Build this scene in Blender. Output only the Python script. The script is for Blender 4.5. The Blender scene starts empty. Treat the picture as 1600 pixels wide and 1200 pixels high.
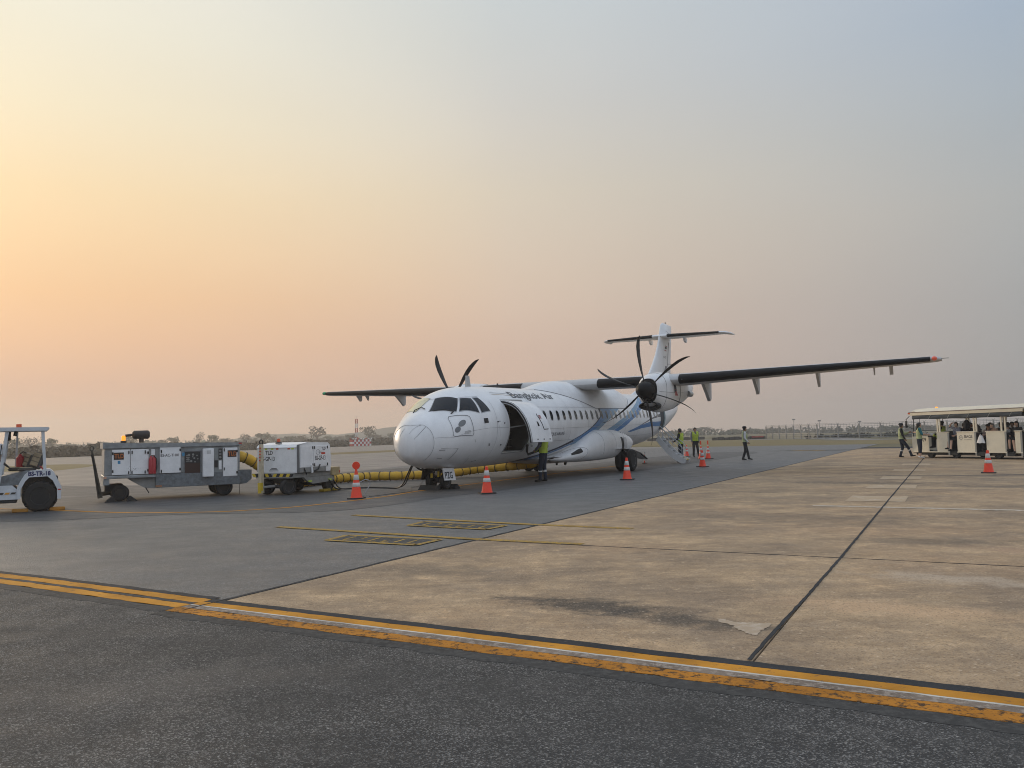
import bpy, bmesh, math, random
import numpy as np
from mathutils import Vector, Matrix, Quaternion
R = math.radians
random.seed(7)
SC = bpy.context.scene
COL = SC.collection

# ------------------------------------------------------------------ camera
EYE = 1.459
PITCH, ROLL = 0.0661, -0.0236
cd = bpy.data.cameras.new("camera")
cam = bpy.data.objects.new("camera", cd); COL.objects.link(cam)
cd.sensor_width = 36.0
cd.lens = 1247.9 / 1600 * 36.0
cd.clip_start = 0.05; cd.clip_end = 5000
fw = Vector((0, math.cos(PITCH), math.sin(PITCH))); up0 = Vector((0, -math.sin(PITCH), math.cos(PITCH))); rt0 = Vector((1, 0, 0))
rt = math.cos(ROLL) * rt0 + math.sin(ROLL) * up0
up = -math.sin(ROLL) * rt0 + math.cos(ROLL) * up0
mw = Matrix((rt, up, -fw)).transposed().to_4x4(); mw.translation = (0, 0, EYE)
cam.matrix_world = mw
SC.camera = cam

# ------------------------------------------------------------------ sky, sun, exposure
SUN_AZ, SUN_EL = R(-46), R(13)         # azimuth from +Y towards +X
SUNV = Vector((math.sin(SUN_AZ) * math.cos(SUN_EL), math.cos(SUN_AZ) * math.cos(SUN_EL), math.sin(SUN_EL)))
def lin(c): return tuple((x / 255 / 12.92) if x / 255 <= .04045 else ((x / 255 + .055) / 1.055) ** 2.4 for x in c)
W = bpy.data.worlds.new("World"); SC.world = W; W.use_nodes = True
nt = W.node_tree; nt.nodes.clear()
def wn(t, **k):
    n = nt.nodes.new(t)
    for a, b in k.items(): setattr(n, a, b)
    return n
tc = wn('ShaderNodeTexCoord')
sep = wn('ShaderNodeSeparateXYZ'); nt.links.new(tc.outputs['Generated'], sep.inputs[0])
hx = wn('ShaderNodeCombineXYZ'); nt.links.new(sep.outputs[0], hx.inputs[0]); nt.links.new(sep.outputs[1], hx.inputs[1])
hn = wn('ShaderNodeVectorMath', operation='NORMALIZE'); nt.links.new(hx.outputs[0], hn.inputs[0])
dt = wn('ShaderNodeVectorMath', operation='DOT_PRODUCT'); nt.links.new(hn.outputs[0], dt.inputs[0])
dt.inputs[1].default_value = (math.sin(SUN_AZ), math.cos(SUN_AZ), 0)
el = wn('ShaderNodeMath', operation='MAXIMUM'); nt.links.new(sep.outputs[2], el.inputs[0]); el.inputs[1].default_value = 0.0
def ramp(stops):
    r = wn('ShaderNodeValToRGB')
    r.color_ramp.interpolation = 'LINEAR'
    e = r.color_ramp.elements
    while len(e) < len(stops): e.new(0.5)
    for i, (p, c) in enumerate(stops):
        e[i].position = p; k = 1.0; c, k = (c[:3], c[3]) if len(c) > 3 else (c, 1.0); c = lin(c); e[i].color = (*[x * k * .5 for x in c], 1)
    nt.links.new(el.outputs[0], r.inputs[0]); return r.outputs[0]
ZEN = (206, 221, 242, 1.1)
A = ramp([(0, (240, 200, 164)), (.03, (230, 190, 158)), (.068, (226, 181, 152)), (.118, (238, 189, 148)), (.168, (246, 198, 148)), (.225, (250, 212, 163)), (.277, (250, 221, 175)), (.36, (248, 234, 202)), (.438, (243, 237, 216)), (.65, (230, 234, 236)), (1, ZEN)])
B = ramp([(0, (224, 196, 174)), (.05, (218, 186, 166)), (.114, (215, 187, 168)), (.2, (218, 197, 176)), (.297, (219, 207, 188)), (.4, (211, 209, 203)), (.492, (205, 211, 212)), (.7, (206, 219, 233)), (1, ZEN)])
C = ramp([(0, (182, 176, 171)), (.05, (168, 166, 164)), (.14, (170, 170, 169)), (.24, (176, 178, 177)), (.33, (171, 180, 187)), (.414, (166, 180, 195)), (.7, (192, 207, 228)), (1, ZEN)])
D = ramp([(0, (172, 172, 174)), (.12, (186, 188, 193)), (.3, (202, 210, 223)), (.55, (210, 221, 237)), (.8, (208, 222, 241)), (1, ZEN)])
def mr(a, b):
    m = wn('ShaderNodeMapRange'); m.interpolation_type = 'LINEAR'
    nt.links.new(dt.outputs['Value'], m.inputs[0]); m.inputs[1].default_value = a; m.inputs[2].default_value = b
    return m.outputs[0]
def mix(f, a, b):
    m = wn('ShaderNodeMix', data_type='RGBA'); nt.links.new(f, m.inputs[0]); nt.links.new(a, m.inputs[6]); nt.links.new(b, m.inputs[7]); return m.outputs[2]
s = mix(mr(-.75, .15), D, C)
s = mix(mr(math.cos(R(79)), math.cos(R(46))), s, B)
s = mix(mr(math.cos(R(46)), math.cos(R(13))), s, A)
# slow unevenness of the smoke haze
nz = wn('ShaderNodeTexNoise'); nz.inputs['Scale'].default_value = 1.6; nz.inputs['Detail'].default_value = 2
mp = wn('ShaderNodeMapping'); mp.inputs['Scale'].default_value = (1, 1, 2.5)
nt.links.new(tc.outputs['Generated'], mp.inputs[0]); nt.links.new(mp.outputs[0], nz.inputs['Vector'])
nm = wn('ShaderNodeMapRange'); nm.inputs[1].default_value = .3; nm.inputs[2].default_value = .7; nm.inputs[3].default_value = .965; nm.inputs[4].default_value = 1.035
nt.links.new(nz.outputs[0], nm.inputs[0])
sv = wn('ShaderNodeVectorMath', operation='SCALE'); nt.links.new(s, sv.inputs[0]); nt.links.new(nm.outputs[0], sv.inputs['Scale'])
bg1 = wn('ShaderNodeBackground'); nt.links.new(sv.outputs[0], bg1.inputs[0]); bg1.inputs[1].default_value = 1.94
sk = wn('ShaderNodeTexSky', sky_type='NISHITA'); sk.sun_disc = False; sk.sun_elevation = SUN_EL; sk.sun_rotation = SUN_AZ; sk.dust_density = 6.0; sk.air_density = 1.0
bg2 = wn('ShaderNodeBackground'); nt.links.new(sk.outputs[0], bg2.inputs[0]); bg2.inputs[1].default_value = 0.003
ad = wn('ShaderNodeAddShader'); nt.links.new(bg1.outputs[0], ad.inputs[0]); nt.links.new(bg2.outputs[0], ad.inputs[1])
wo = wn('ShaderNodeOutputWorld'); nt.links.new(ad.outputs[0], wo.inputs[0])
sd = bpy.data.lights.new("sun", 'SUN'); sd.energy = 1.3; sd.angle = R(14); sd.color = (1, .80, .58)
so = bpy.data.objects.new("sun", sd); COL.objects.link(so)
so.rotation_euler = (-SUNV).to_track_quat('-Z', 'Y').to_euler()
SC.view_settings.view_transform = 'Standard'; SC.view_settings.look = 'None'
SC.view_settings.exposure = 0.0; SC.view_settings.gamma = 1.0; SC.view_settings.use_curve_mapping = False
try:
    SC.cycles.volume_step_rate = 4; SC.cycles.max_bounces = 6; SC.cycles.volume_bounces = 0; SC.cycles.filter_width = 1.0; SC.cycles.use_denoising = True
except Exception: pass

# ------------------------------------------------------------------ helpers
MATS = {}
def M(name, col, rough=.5, metal=0., var=.12, scale=3., bump=0., coat=0., spec=.5, emit=0., streak=None, fine=None):
    """principled with noise-driven colour wear; cached by name"""
    if name in MATS: return MATS[name]
    m = bpy.data.materials.new(name); m.use_nodes = True; t = m.node_tree; b = t.nodes['Principled BSDF']
    L = t.links.new
    b.inputs['Roughness'].default_value = rough; b.inputs['Metallic'].default_value = metal
    b.inputs['Specular IOR Level'].default_value = spec; b.inputs['Coat Weight'].default_value = coat
    col = tuple(col) + (1,)
    if emit > 0:
        b.inputs['Emission Color'].default_value = col; b.inputs['Emission Strength'].default_value = emit
    b.inputs['Base Color'].default_value = col
    if var > 0:
        tcn = t.nodes.new('ShaderNodeTexCoord'); n = t.nodes.new('ShaderNodeTexNoise'); n.inputs['Scale'].default_value = scale; n.inputs['Detail'].default_value = 6
        n.inputs['Roughness'].default_value = .65
        mpn = t.nodes.new('ShaderNodeMapping'); L(tcn.outputs['Object'], mpn.inputs[0]); L(mpn.outputs[0], n.inputs['Vector'])
        if streak: mpn.inputs['Scale'].default_value = streak
        r = t.nodes.new('ShaderNodeMapRange'); r.inputs[1].default_value = .28; r.inputs[2].default_value = .72
        r.inputs[3].default_value = 1 - var; r.inputs[4].default_value = 1 + var * .6; L(n.outputs[0], r.inputs[0])
        v = t.nodes.new('ShaderNodeVectorMath'); v.operation = 'SCALE'; v.inputs[0].default_value = col[:3]; L(r.outputs[0], v.inputs['Scale']); L(v.outputs[0], b.inputs['Base Color'])
        rr = t.nodes.new('ShaderNodeMapRange'); rr.inputs[3].default_value = max(.04, rough - .08); rr.inputs[4].default_value = min(1, rough + .1); L(n.outputs[0], rr.inputs[0]); L(rr.outputs[0], b.inputs['Roughness'])
        if bump > 0:
            n2 = t.nodes.new('ShaderNodeTexNoise'); n2.inputs['Scale'].default_value = fine or scale * 12; n2.inputs['Detail'].default_value = 3; L(tcn.outputs['Object'], n2.inputs['Vector'])
            bp = t.nodes.new('ShaderNodeBump'); bp.inputs['Strength'].default_value = bump; bp.inputs['Distance'].default_value = .01; L(n2.outputs[0], bp.inputs['Height']); L(bp.outputs[0], b.inputs['Normal'])
    MATS[name] = m; return m

class MB:
    def __init__(s): s.v = []; s.f = []; s.mi = []
    def add(s, vs, fs, mi=0):
        o = len(s.v); s.v += [tuple(x) for x in vs]; s.f += [tuple(i + o for i in f) for f in fs]; s.mi += [mi] * len(fs); return s
    def box(s, x0, x1, y0, y1, z0, z1, mi=0, M4=None):
        v = [Vector((x, y, z)) for z in (z0, z1) for y in (y0, y1) for x in (x0, x1)]
        if M4 is not None: v = [M4 @ a for a in v]
        return s.add(v, [(0, 2, 3, 1), (4, 5, 7, 6), (0, 1, 5, 4), (2, 6, 7, 3), (0, 4, 6, 2), (1, 3, 7, 5)], mi)
    def bbox(s, x0, x1, y0, y1, z0, z1, b=.01, mi=0, M4=None):
        """box with chamfered edges"""
        b = min(b, (x1 - x0) * .45, (y1 - y0) * .45, (z1 - z0) * .45)
        bm = bmesh.new(); bmesh.ops.create_cube(bm, size=1)
        for v in bm.verts: v.co = Vector(((x0 + x1) / 2 + v.co.x * (x1 - x0), (y0 + y1) / 2 + v.co.y * (y1 - y0), (z0 + z1) / 2 + v.co.z * (z1 - z0)))
        bmesh.ops.bevel(bm, geom=bm.edges[:], offset=b, segments=1, affect='EDGES')
        bm.verts.index_update(); vs = [v.co.copy() for v in bm.verts]
        if M4 is not None: vs = [M4 @ a for a in vs]
        s.add(vs, [tuple(v.index for v in f.verts) for f in bm.faces], mi); bm.free(); return s
    def prism(s, pts, y0, y1, mi=0, axis='y'):
        """polygon (a,b) extruded; axis y: pts=(x,z); axis x: pts=(y,z); axis z: pts=(x,y)"""
        n = len(pts)
        def P(a, b, c): return {'y': (a, c, b), 'x': (c, a, b), 'z': (a, b, c)}[axis]
        v = [P(a, b, y0) for a, b in pts] + [P(a, b, y1) for a, b in pts]
        f = [tuple(range(n)), tuple(range(2 * n - 1, n - 1, -1))] + [(i, i + n, (i + 1) % n + n, (i + 1) % n) for i in range(n)]
        return s.add(v, f, mi)
    def tube(s, path, r, n=8, mi=0, cap=True):
        path = [Vector(p) for p in path]; rs = r if isinstance(r, (list, tuple)) else [r] * len(path)
        o = len(s.v); up = None
        for i, p in enumerate(path):
            d = (path[min(i + 1, len(path) - 1)] - path[max(i - 1, 0)]).normalized()
            if up is None: up = d.orthogonal().normalized()
            up = (up - d * up.dot(d)).normalized(); w = d.cross(up)
            s.v += [tuple(p + rs[i] * (math.cos(2 * math.pi * k / n) * up + math.sin(2 * math.pi * k / n) * w)) for k in range(n)]
        c = 0
        for i in range(len(path) - 1):
            for k in range(n):
                a = o + i * n + k; b = o + i * n + (k + 1) % n; s.f.append((a, b, b + n, a + n)); c += 1
        if cap: s.f += [tuple(o + k for k in reversed(range(n))), tuple(o + (len(path) - 1) * n + k for k in range(n))]; c += 2
        s.mi += [mi] * c; return s
    def lathe(s, prof, n=24, mi=0, M4=None, axis='z'):
        """prof = [(r, h)] round the axis"""
        o = len(s.v); vs = []
        for r, h in prof:
            for k in range(n):
                a = 2 * math.pi * k / n; c, d = r * math.cos(a), r * math.sin(a)
                vs.append(Vector({'z': (c, d, h), 'y': (c, h, d), 'x': (h, c, d)}[axis]))
        if M4 is not None: vs = [M4 @ v for v in vs]
        fs = [(i * n + k, i * n + (k + 1) % n, (i + 1) * n + (k + 1) % n, (i + 1) * n + k) for i in range(len(prof) - 1) for k in range(n)]
        if prof[0][0] > 1e-5: fs.append(tuple(range(n - 1, -1, -1)))
        if prof[-1][0] > 1e-5: fs.append(tuple((len(prof) - 1) * n + k for k in range(n)))
        return s.add(vs, fs, mi)
    def ell(s, c, r, n=12, m=8, mi=0):
        c = Vector(c); r = r if isinstance(r, (tuple, list)) else (r, r, r); vs = []
        for i in range(m + 1):
            t = math.pi * i / m
            for k in range(n):
                a = 2 * math.pi * k / n; vs.append((c.x + r[0] * math.sin(t) * math.cos(a), c.y + r[1] * math.sin(t) * math.sin(a), c.z + r[2] * math.cos(t)))
        return s.add(vs, [(i * n + k, (i + 1) * n + k, (i + 1) * n + (k + 1) % n, i * n + (k + 1) % n) for i in range(m) for k in range(n)], mi)
    def grid(s, fn, us, vs_, mi=0, close_u=False):
        nu, nv = len(us), len(vs_); v = [fn(a, b) for a in us for b in vs_]
        f = [(i * nv + j, ((i + 1) % nu) * nv + j, ((i + 1) % nu) * nv + j + 1, i * nv + j + 1) for i in range(nu if close_u else nu - 1) for j in range(nv - 1)]
        return s.add(v, f, mi)
    def build(s, name, mats, parent=None, smooth=False, auto=None):
        me = bpy.data.meshes.new(name); me.from_pydata(s.v, [], s.f)
        if not isinstance(mats, (list, tuple)): mats = [mats]
        for m in mats: me.materials.append(m)
        if len(mats) > 1: me.polygons.foreach_set('material_index', s.mi)
        bm = bmesh.new(); bm.from_mesh(me); bmesh.ops.remove_doubles(bm, verts=bm.verts, dist=1e-5); bmesh.ops.recalc_face_normals(bm, faces=bm.faces); bm.to_mesh(me); bm.free()
        if smooth: me.polygons.foreach_set('use_smooth', [True] * len(me.polygons))
        if smooth and auto is not None: me.set_sharp_from_angle(angle=R(auto))
        me.update(); o = bpy.data.objects.new(name, me); COL.objects.link(o)
        if parent: o.parent = parent
        return o
def tag(o, label=None, cat=None, group=None, kind=None):
    if label: o['label'] = label
    if cat: o['category'] = cat
    if group: o['group'] = group
    if kind: o['kind'] = kind
    return o
def thing(name, label, cat, loc=(0, 0, 0), rz=0, group=None):
    o = bpy.data.objects.new(name, None); COL.objects.link(o); o.empty_display_size = .2; o.location = loc; o.rotation_euler = (0, 0, rz)
    return tag(o, label, cat, group)
def copy_tree(o, loc, rz=None, label=None, scale=None, parent=None):
    c = o.copy(); COL.objects.link(c)
    if parent is not None: c.parent = parent
    if loc is not None: c.location = loc
    if rz is not None: c.rotation_euler = (0, 0, rz)
    if scale is not None: c.scale = scale
    if label: c['label'] = label
    for ch in list(o.children): copy_tree(ch, None, parent=c)
    return c
def text(name, s, size, mat, parent, M4, fn=None, bold=0., shear=0., sx=1., cut=None, spacing=1.):
    """flat print: built-in font outlines turned into a mesh, placed by M4 (or mapped by fn)"""
    cu = bpy.data.curves.new(name, 'FONT'); cu.body = s; cu.size = size; cu.offset = bold; cu.shear = shear; cu.resolution_u = 3; cu.fill_mode = 'FRONT'; cu.space_character = spacing
    cu.align_x = 'LEFT'
    o = bpy.data.objects.new(name, cu); COL.objects.link(o); dg = bpy.context.evaluated_depsgraph_get()
    me = bpy.data.meshes.new_from_object(o.evaluated_get(dg)); COL.objects.unlink(o); bpy.data.objects.remove(o); bpy.data.curves.remove(cu)
    bm = bmesh.new(); bm.from_mesh(me)
    for v in bm.verts: v.co.x *= sx
    if cut:
        xs = [v.co.x for v in bm.verts]; ys = [v.co.y for v in bm.verts]
        for ax, lo, hi in ((0, min(xs), max(xs)), (1, min(ys), max(ys))):
            k = lo + cut
            while k < hi:
                nrm = (1, 0, 0) if ax == 0 else (0, 1, 0); co = (k, 0, 0) if ax == 0 else (0, k, 0)
                bmesh.ops.bisect_plane(bm, geom=bm.verts[:] + bm.edges[:] + bm.faces[:], plane_co=co, plane_no=nrm); k += cut
    for v in bm.verts: v.co = Vector(fn(v.co.x, v.co.y)) if fn else M4 @ v.co
    bm.to_mesh(me); bm.free(); me.materials.clear(); me.materials.append(mat); me.name = name
    o = bpy.data.objects.new(name, me); COL.objects.link(o)
    if parent: o.parent = parent
    return o
def face_m(org, xd, yd):
    xd = Vector(xd).normalized(); yd = Vector(yd).normalized(); m = Matrix((xd, yd, xd.cross(yd))).transposed().to_4x4(); m.translation = org; return m
def pchip(x, xs, ys):
    x = np.asarray(x, float); h = np.diff(xs); d = np.diff(ys) / h; m = np.zeros(len(xs))
    m[1:-1] = [0 if a * b <= 0 else (w1 + w2) / (w1 / a + w2 / b) for a, b, w1, w2 in zip(d[:-1], d[1:], 2 * h[1:] + h[:-1], h[1:] + 2 * h[:-1])]
    m[0] = d[0]; m[-1] = d[-1]; i = np.clip(np.searchsorted(xs, x) - 1, 0, len(h) - 1); t = (x - xs[i]) / h[i]
    return (1 + 2 * t) * (1 - t) ** 2 * ys[i] + t * (1 - t) ** 2 * h[i] * m[i] + t * t * (3 - 2 * t) * ys[i + 1] + t * t * (t - 1) * h[i] * m[i + 1]
def wheel(parent, name, c, r, w, axis='y', tyre=None, rim=None, hub=None, lugs=0, rz=0.):
    """tyre + rim of a wheel; c = centre, axis of rotation along local y (rz turns it)"""
    T = Matrix.Translation(c) @ Matrix.Rotation(rz, 4, 'Z'); b = r * .12
    t = MB().lathe([(r * .56, -w * .42), (r * .6, -w / 2), (r - b, -w / 2), (r - b * .3, -w / 2 + b * .6), (r, -w * .2), (r, w * .2), (r - b * .3, w / 2 - b * .6), (r - b, w / 2), (r * .6, w / 2), (r * .56, w * .42)], 28, 0, T, 'y')
    for k in range(lugs):
        a = 2 * math.pi * k / lugs
        for sgn in (-1, 1):
            Q = T @ Matrix.Rotation(a + sgn * .06, 4, 'Y') @ Matrix.Translation((0, sgn * w * .25, r)) @ Matrix.Rotation(sgn * .5, 4, 'Z')
            t.box(-.02, .02, -w * .24, w * .24, -.015, .018, 0, Q)
    o = t.build(name, tyre, parent, True, 40)
    q = MB().lathe([(0.0, -w * .3), (r * .16, -w * .3), (r * .18, -w * .22), (r * .4, -w * .2), (r * .46, -w * .36), (r * .57, -w * .43), (r * .57, w * .43), (r * .46, w * .36), (r * .4, w * .2), (r * .18, w * .22), (r * .16, w * .3), (0.0, w * .3)], 24, 0, T, 'y')
    q.build('rim', rim, o, True, 35)
    return o

# ------------------------------------------------------------------ ground materials (world space)
def ground_mat(name, base, dark, speck=None, speck_scale=70, rough=.8, big=.12, mid=1.2, bump=.35, stains=(), streaks=None, speck_amt=.35, spec=.3, sparse=None, blotch=None, bigr=(.36, .64), warm=None, finest=.5):
    m = bpy.data.materials.new(name); m.use_nodes = True; t = m.node_tree; b = t.nodes['Principled BSDF']; L = t.links.new
    g = t.nodes.new('ShaderNodeNewGeometry')
    def noise(sc, det=5, ro=.6, vec=None):
        n = t.nodes.new('ShaderNodeTexNoise'); n.inputs['Scale'].default_value = sc; n.inputs['Detail'].default_value = det; n.inputs['Roughness'].default_value = ro
        L(vec or g.outputs['Position'], n.inputs['Vector']); return n.outputs[0]
    def rng(x, a, b_, c, d):
        r = t.nodes.new('ShaderNodeMapRange'); r.inputs[1].default_value = a; r.inputs[2].default_value = b_; r.inputs[3].default_value = c; r.inputs[4].default_value = d; L(x, r.inputs[0]); return r.outputs[0]
    def mixc(f, a, c, mode='MIX'):
        x = t.nodes.new('ShaderNodeMix'); x.data_type = 'RGBA'; x.blend_type = mode
        for sk_, val in ((0, f), (6, a), (7, c)):
            if isinstance(val, (int, float)): x.inputs[sk_].default_value = val
            elif isinstance(val, tuple): x.inputs[sk_].default_value = val + (1,)
            else: L(val, x.inputs[sk_])
        return x.outputs[2]
    c = mixc(rng(noise(big, 8, .68), bigr[0], bigr[1], 0, 1), dark, base)
    if warm: c = mixc(rng(noise(.27, 7, .66), .50, .62, 0, warm[1]), c, warm[0])
    c = mixc(rng(noise(mid, 6, .7), .35, .68, .0, .45), c, tuple(x * .62 for x in base))
    if blotch:
        for sc_, lo in ((.8, .40), (2.3, .42), (7.0, .45)):
            nb = noise(sc_, 9, .72); c = mixc(rng(nb, lo, lo + .22, blotch[1], 0), c, tuple(x * blotch[0] for x in dark)); c = mixc(rng(nb, .56, .74, 0, .45), c, tuple(min(1, x * 1.25) for x in base))
    if streaks:
        mp = t.nodes.new('ShaderNodeMapping'); mp.inputs['Rotation'].default_value = (0, 0, R(streaks[0])); mp.inputs['Scale'].default_value = (streaks[1], streaks[2], 1); L(g.outputs['Position'], mp.inputs[0])
        c = mixc(rng(noise(1, 7, .72, mp.outputs[0]), .44, .72, 0, streaks[3]), c, streaks[4])
        mp2 = t.nodes.new('ShaderNodeMapping'); mp2.inputs['Rotation'].default_value = (0, 0, R(streaks[0])); mp2.inputs['Scale'].default_value = (streaks[1] * 5, streaks[2] * 5, 1); L(g.outputs['Position'], mp2.inputs[0])
        c = mixc(rng(noise(1, 8, .78, mp2.outputs[0]), .42, .72, 0, finest), c, streaks[5])
    for (x, y, rx, ry, ang, col, amt) in stains:
        mp = t.nodes.new('ShaderNodeMapping'); mp.vector_type = 'TEXTURE'; mp.inputs['Location'].default_value = (x, y, 0); mp.inputs['Rotation'].default_value = (0, 0, R(ang)); mp.inputs['Scale'].default_value = (rx, ry, 1); L(g.outputs['Position'], mp.inputs[0])
        le = t.nodes.new('ShaderNodeVectorMath'); le.operation = 'LENGTH'; L(mp.outputs[0], le.inputs[0])
        a = t.nodes.new('ShaderNodeMath'); a.operation = 'ADD'; L(le.outputs['Value'], a.inputs[0]); L(rng(noise(3.2, 6, .7), .2, .8, -.75, .75), a.inputs[1])
        c = mixc(rng(a.outputs[0], .35, 1.05, amt, 0), c, col)
    hgt = noise(speck_scale * .5, 3)
    if speck:
        v = t.nodes.new('ShaderNodeTexVoronoi'); v.inputs['Scale'].default_value = speck_scale; L(g.outputs['Position'], v.inputs['Vector'])
        s_ = t.nodes.new('ShaderNodeSeparateColor'); L(v.outputs['Color'], s_.inputs[0])
        pick = rng(s_.outputs[0], .62, .95, 0, 1); patch = rng(noise(.9, 4), .35, .65, .35, 1)
        mm = t.nodes.new('ShaderNodeMath'); mm.operation = 'MULTIPLY'; L(pick, mm.inputs[0]); L(patch, mm.inputs[1])
        m2 = t.nodes.new('ShaderNodeMath'); m2.operation = 'MULTIPLY'; L(mm.outputs[0], m2.inputs[0]); m2.inputs[1].default_value = speck_amt
        c = mixc(m2.outputs[0], c, speck)
        dk = rng(s_.outputs[1], .7, 1, 0, .55); c = mixc(dk, c, tuple(x * .45 for x in dark))
        if sparse:
            v2 = t.nodes.new('ShaderNodeTexVoronoi'); v2.inputs['Scale'].default_value = sparse[0]; L(g.outputs['Position'], v2.inputs['Vector']); s2 = t.nodes.new('ShaderNodeSeparateColor'); L(v2.outputs['Color'], s2.inputs[0])
            a1 = t.nodes.new('ShaderNodeMath'); a1.operation = 'MULTIPLY'; L(rng(s2.outputs[0], .90, .93, 0, sparse[1]), a1.inputs[0]); L(rng(v2.outputs['Distance'], .22, .34, 1, 0), a1.inputs[1]); c = mixc(a1.outputs[0], c, tuple(min(1, x * 1.15) for x in speck))
        hgt = v.outputs['Distance']
    L(c, b.inputs['Base Color'])
    L(rng(noise(mid * 2, 4), .3, .7, rough - .1, rough + .08), b.inputs['Roughness']); b.inputs['Specular IOR Level'].default_value = spec
    bp = t.nodes.new('ShaderNodeBump'); bp.inputs['Strength'].default_value = bump; bp.inputs['Distance'].default_value = .006; L(hgt, bp.inputs['Height']); L(bp.outputs[0], b.inputs['Normal'])
    MATS[name] = m; return m
asph_fg = ground_mat('asphalt_dark', (.118, .112, .104), (.049, .049, .048), (.46, .44, .41), 125, .8, .30, 1.2, .7, speck_amt=.5, sparse=(48, .45), blotch=(.68, .6), bigr=(.40, .60), warm=((.115, .10, .088), .45), stains=[(-2.2, 5.0, 1.2, .5, 20, (.13, .115, .10), .45), (.6, 3.6, 1.6, .5, -10, (.05, .05, .05), .5), (-3.5, 4.2, 1.0, .5, 30, (.045, .045, .045), .5)])
asph_mid = ground_mat('asphalt_grey', (.146, .143, .139), (.099, .098, .097), (.36, .36, .35), 75, .55, .10, .8, .5, sparse=(34, .35), blotch=(.8, .35), speck_amt=.5, streaks=(28, .12, .6, .35, (.078, .078, .08), (.17, .168, .165)))
asph_strip = ground_mat('asphalt_strip', (.088, .087, .087), (.062, .062, .062), (.26, .26, .25), 60, .6, .2, .8, .35, speck_amt=.25, streaks=(28, .2, .8, .5, (.04, .04, .042), (.10, .10, .10)))
taxi_mat = ground_mat('pavement_far', (.20, .185, .172), (.14, .132, .125), None, 30, .5, .03, .25, .2, streaks=(15, .02, .12, .6, (.11, .105, .10), (.25, .225, .205)))
conc_mat = ground_mat('concrete_tan', (.72, .50, .29), (.34, .25, .17), (.74, .60, .44), 85, .88, .5, 1.1, .3, sparse=(26, .3), blotch=(.6, .30), speck_amt=.2, bigr=(.43, .55), warm=((.78, .47, .245), .5), spec=.15, finest=.28,
    streaks=(-14, .4, 1.1, .65, (.17, .125, .09), (.72, .54, .36)),
    stains=[(.62, 6.98, .95, .36, -30, (.06, .055, .05), .85), (1.28, 6.36, .75, .22, -32, (.08, .07, .06), .8), (-.9, 9.0, 1.0, .5, -25, (.17, .135, .10), .5), (3.0, 6.6, 1.2, .35, -28, (.70, .46, .27), .5), (5.2, 10.4, 1.4, .5, -28, (.13, .105, .08), .5), (9.6, 21.6, 2.2, .7, -25, (.07, .065, .06), .6), (13, 24.1, 2.6, .5, -25, (.09, .08, .07), .6), (5.0, 13.2, 2.5, 1.0, -30, (.14, .115, .09), .5), (12.2, 19.0, 2.2, .7, -25, (.08, .075, .07), .6), (15.6, 23.6, 2.0, .6, -10, (.06, .058, .055), .7), (4.2, 7.8, .9, .35, -28, (.55, .44, .33), .6), (6.4, 9.2, 1.4, .5, -28, (.42, .27, .18), .5)])
dirt_mat = ground_mat('dry_grass', (.17, .145, .075), (.12, .11, .06), None, 8, .95, .05, .5, .6, streaks=(0, .05, .2, .8, (.20, .135, .075), (.10, .115, .05)))
def worn(name, col, under, wear=.45, sc=9):
    m = bpy.data.materials.new(name); m.use_nodes = True; t = m.node_tree; b = t.nodes['Principled BSDF']; L = t.links.new
    g = t.nodes.new('ShaderNodeNewGeometry'); n = t.nodes.new('ShaderNodeTexNoise'); n.inputs['Scale'].default_value = sc; n.inputs['Detail'].default_value = 9; n.inputs['Roughness'].default_value = .75; L(g.outputs['Position'], n.inputs['Vector'])
    r = t.nodes.new('ShaderNodeMapRange'); r.inputs[1].default_value = wear - .03; r.inputs[2].default_value = wear + .07; L(n.outputs[0], r.inputs[0])
    n2 = t.nodes.new('ShaderNodeTexNoise'); n2.inputs['Scale'].default_value = 2.5; n2.inputs['Detail'].default_value = 5; L(g.outputs['Position'], n2.inputs['Vector'])
    r2 = t.nodes.new('ShaderNodeMapRange'); r2.inputs[1].default_value = .3; r2.inputs[2].default_value = .7; r2.inputs[3].default_value = .68; r2.inputs[4].default_value = 1.12; L(n2.outputs[0], r2.inputs[0])
    v = t.nodes.new('ShaderNodeVectorMath'); v.operation = 'SCALE'; v.inputs[0].default_value = col; L(r2.outputs[0], v.inputs['Scale'])
    x = t.nodes.new('ShaderNodeMix'); x.data_type = 'RGBA'; L(r.outputs[0], x.inputs[0]); x.inputs[6].default_value = tuple(under) + (1,); L(v.outputs[0], x.inputs[7]); L(x.outputs[2], b.inputs['Base Color'])
    b.inputs['Roughness'].default_value = .85; b.inputs['Specular IOR Level'].default_value = .15
    bp = t.nodes.new('ShaderNodeBump'); bp.inputs['Strength'].default_value = .5; bp.inputs['Distance'].default_value = .008; L(n.outputs[0], bp.inputs['Height']); L(bp.outputs[0], b.inputs['Normal'])
    MATS[name] = m; return m
orange_p = worn('orange_paint', (.60, .27, .035), (.16, .10, .06), .36, 14)
orange_w = worn('orange_paint_worn', (.52, .215, .03), (.055, .04, .028), .43, 15)
yellow_l = worn('yellow_paint', (.50, .30, .05), (.17, .15, .11), .46, 26)
white_k = worn('white_paint_bright', (.66, .63, .56), (.33, .27, .2), .36, 14); white_l = worn('white_paint', (.60, .53, .44), (.45, .345, .235), .47, 9)
pale_l = worn('pale_paint', (.60, .48, .345), (.48, .35, .225), .53, 3.2)
tar_m = worn('tar_band', (.045, .047, .05), (.09, .09, .09), .36, 20)
tar_g = worn('tar_grey', (.062, .061, .059), (.085, .083, .079), .46, 16)
brown_m = worn('bare_band', (.24, .19, .15), (.36, .30, .25), .45, 16)

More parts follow.
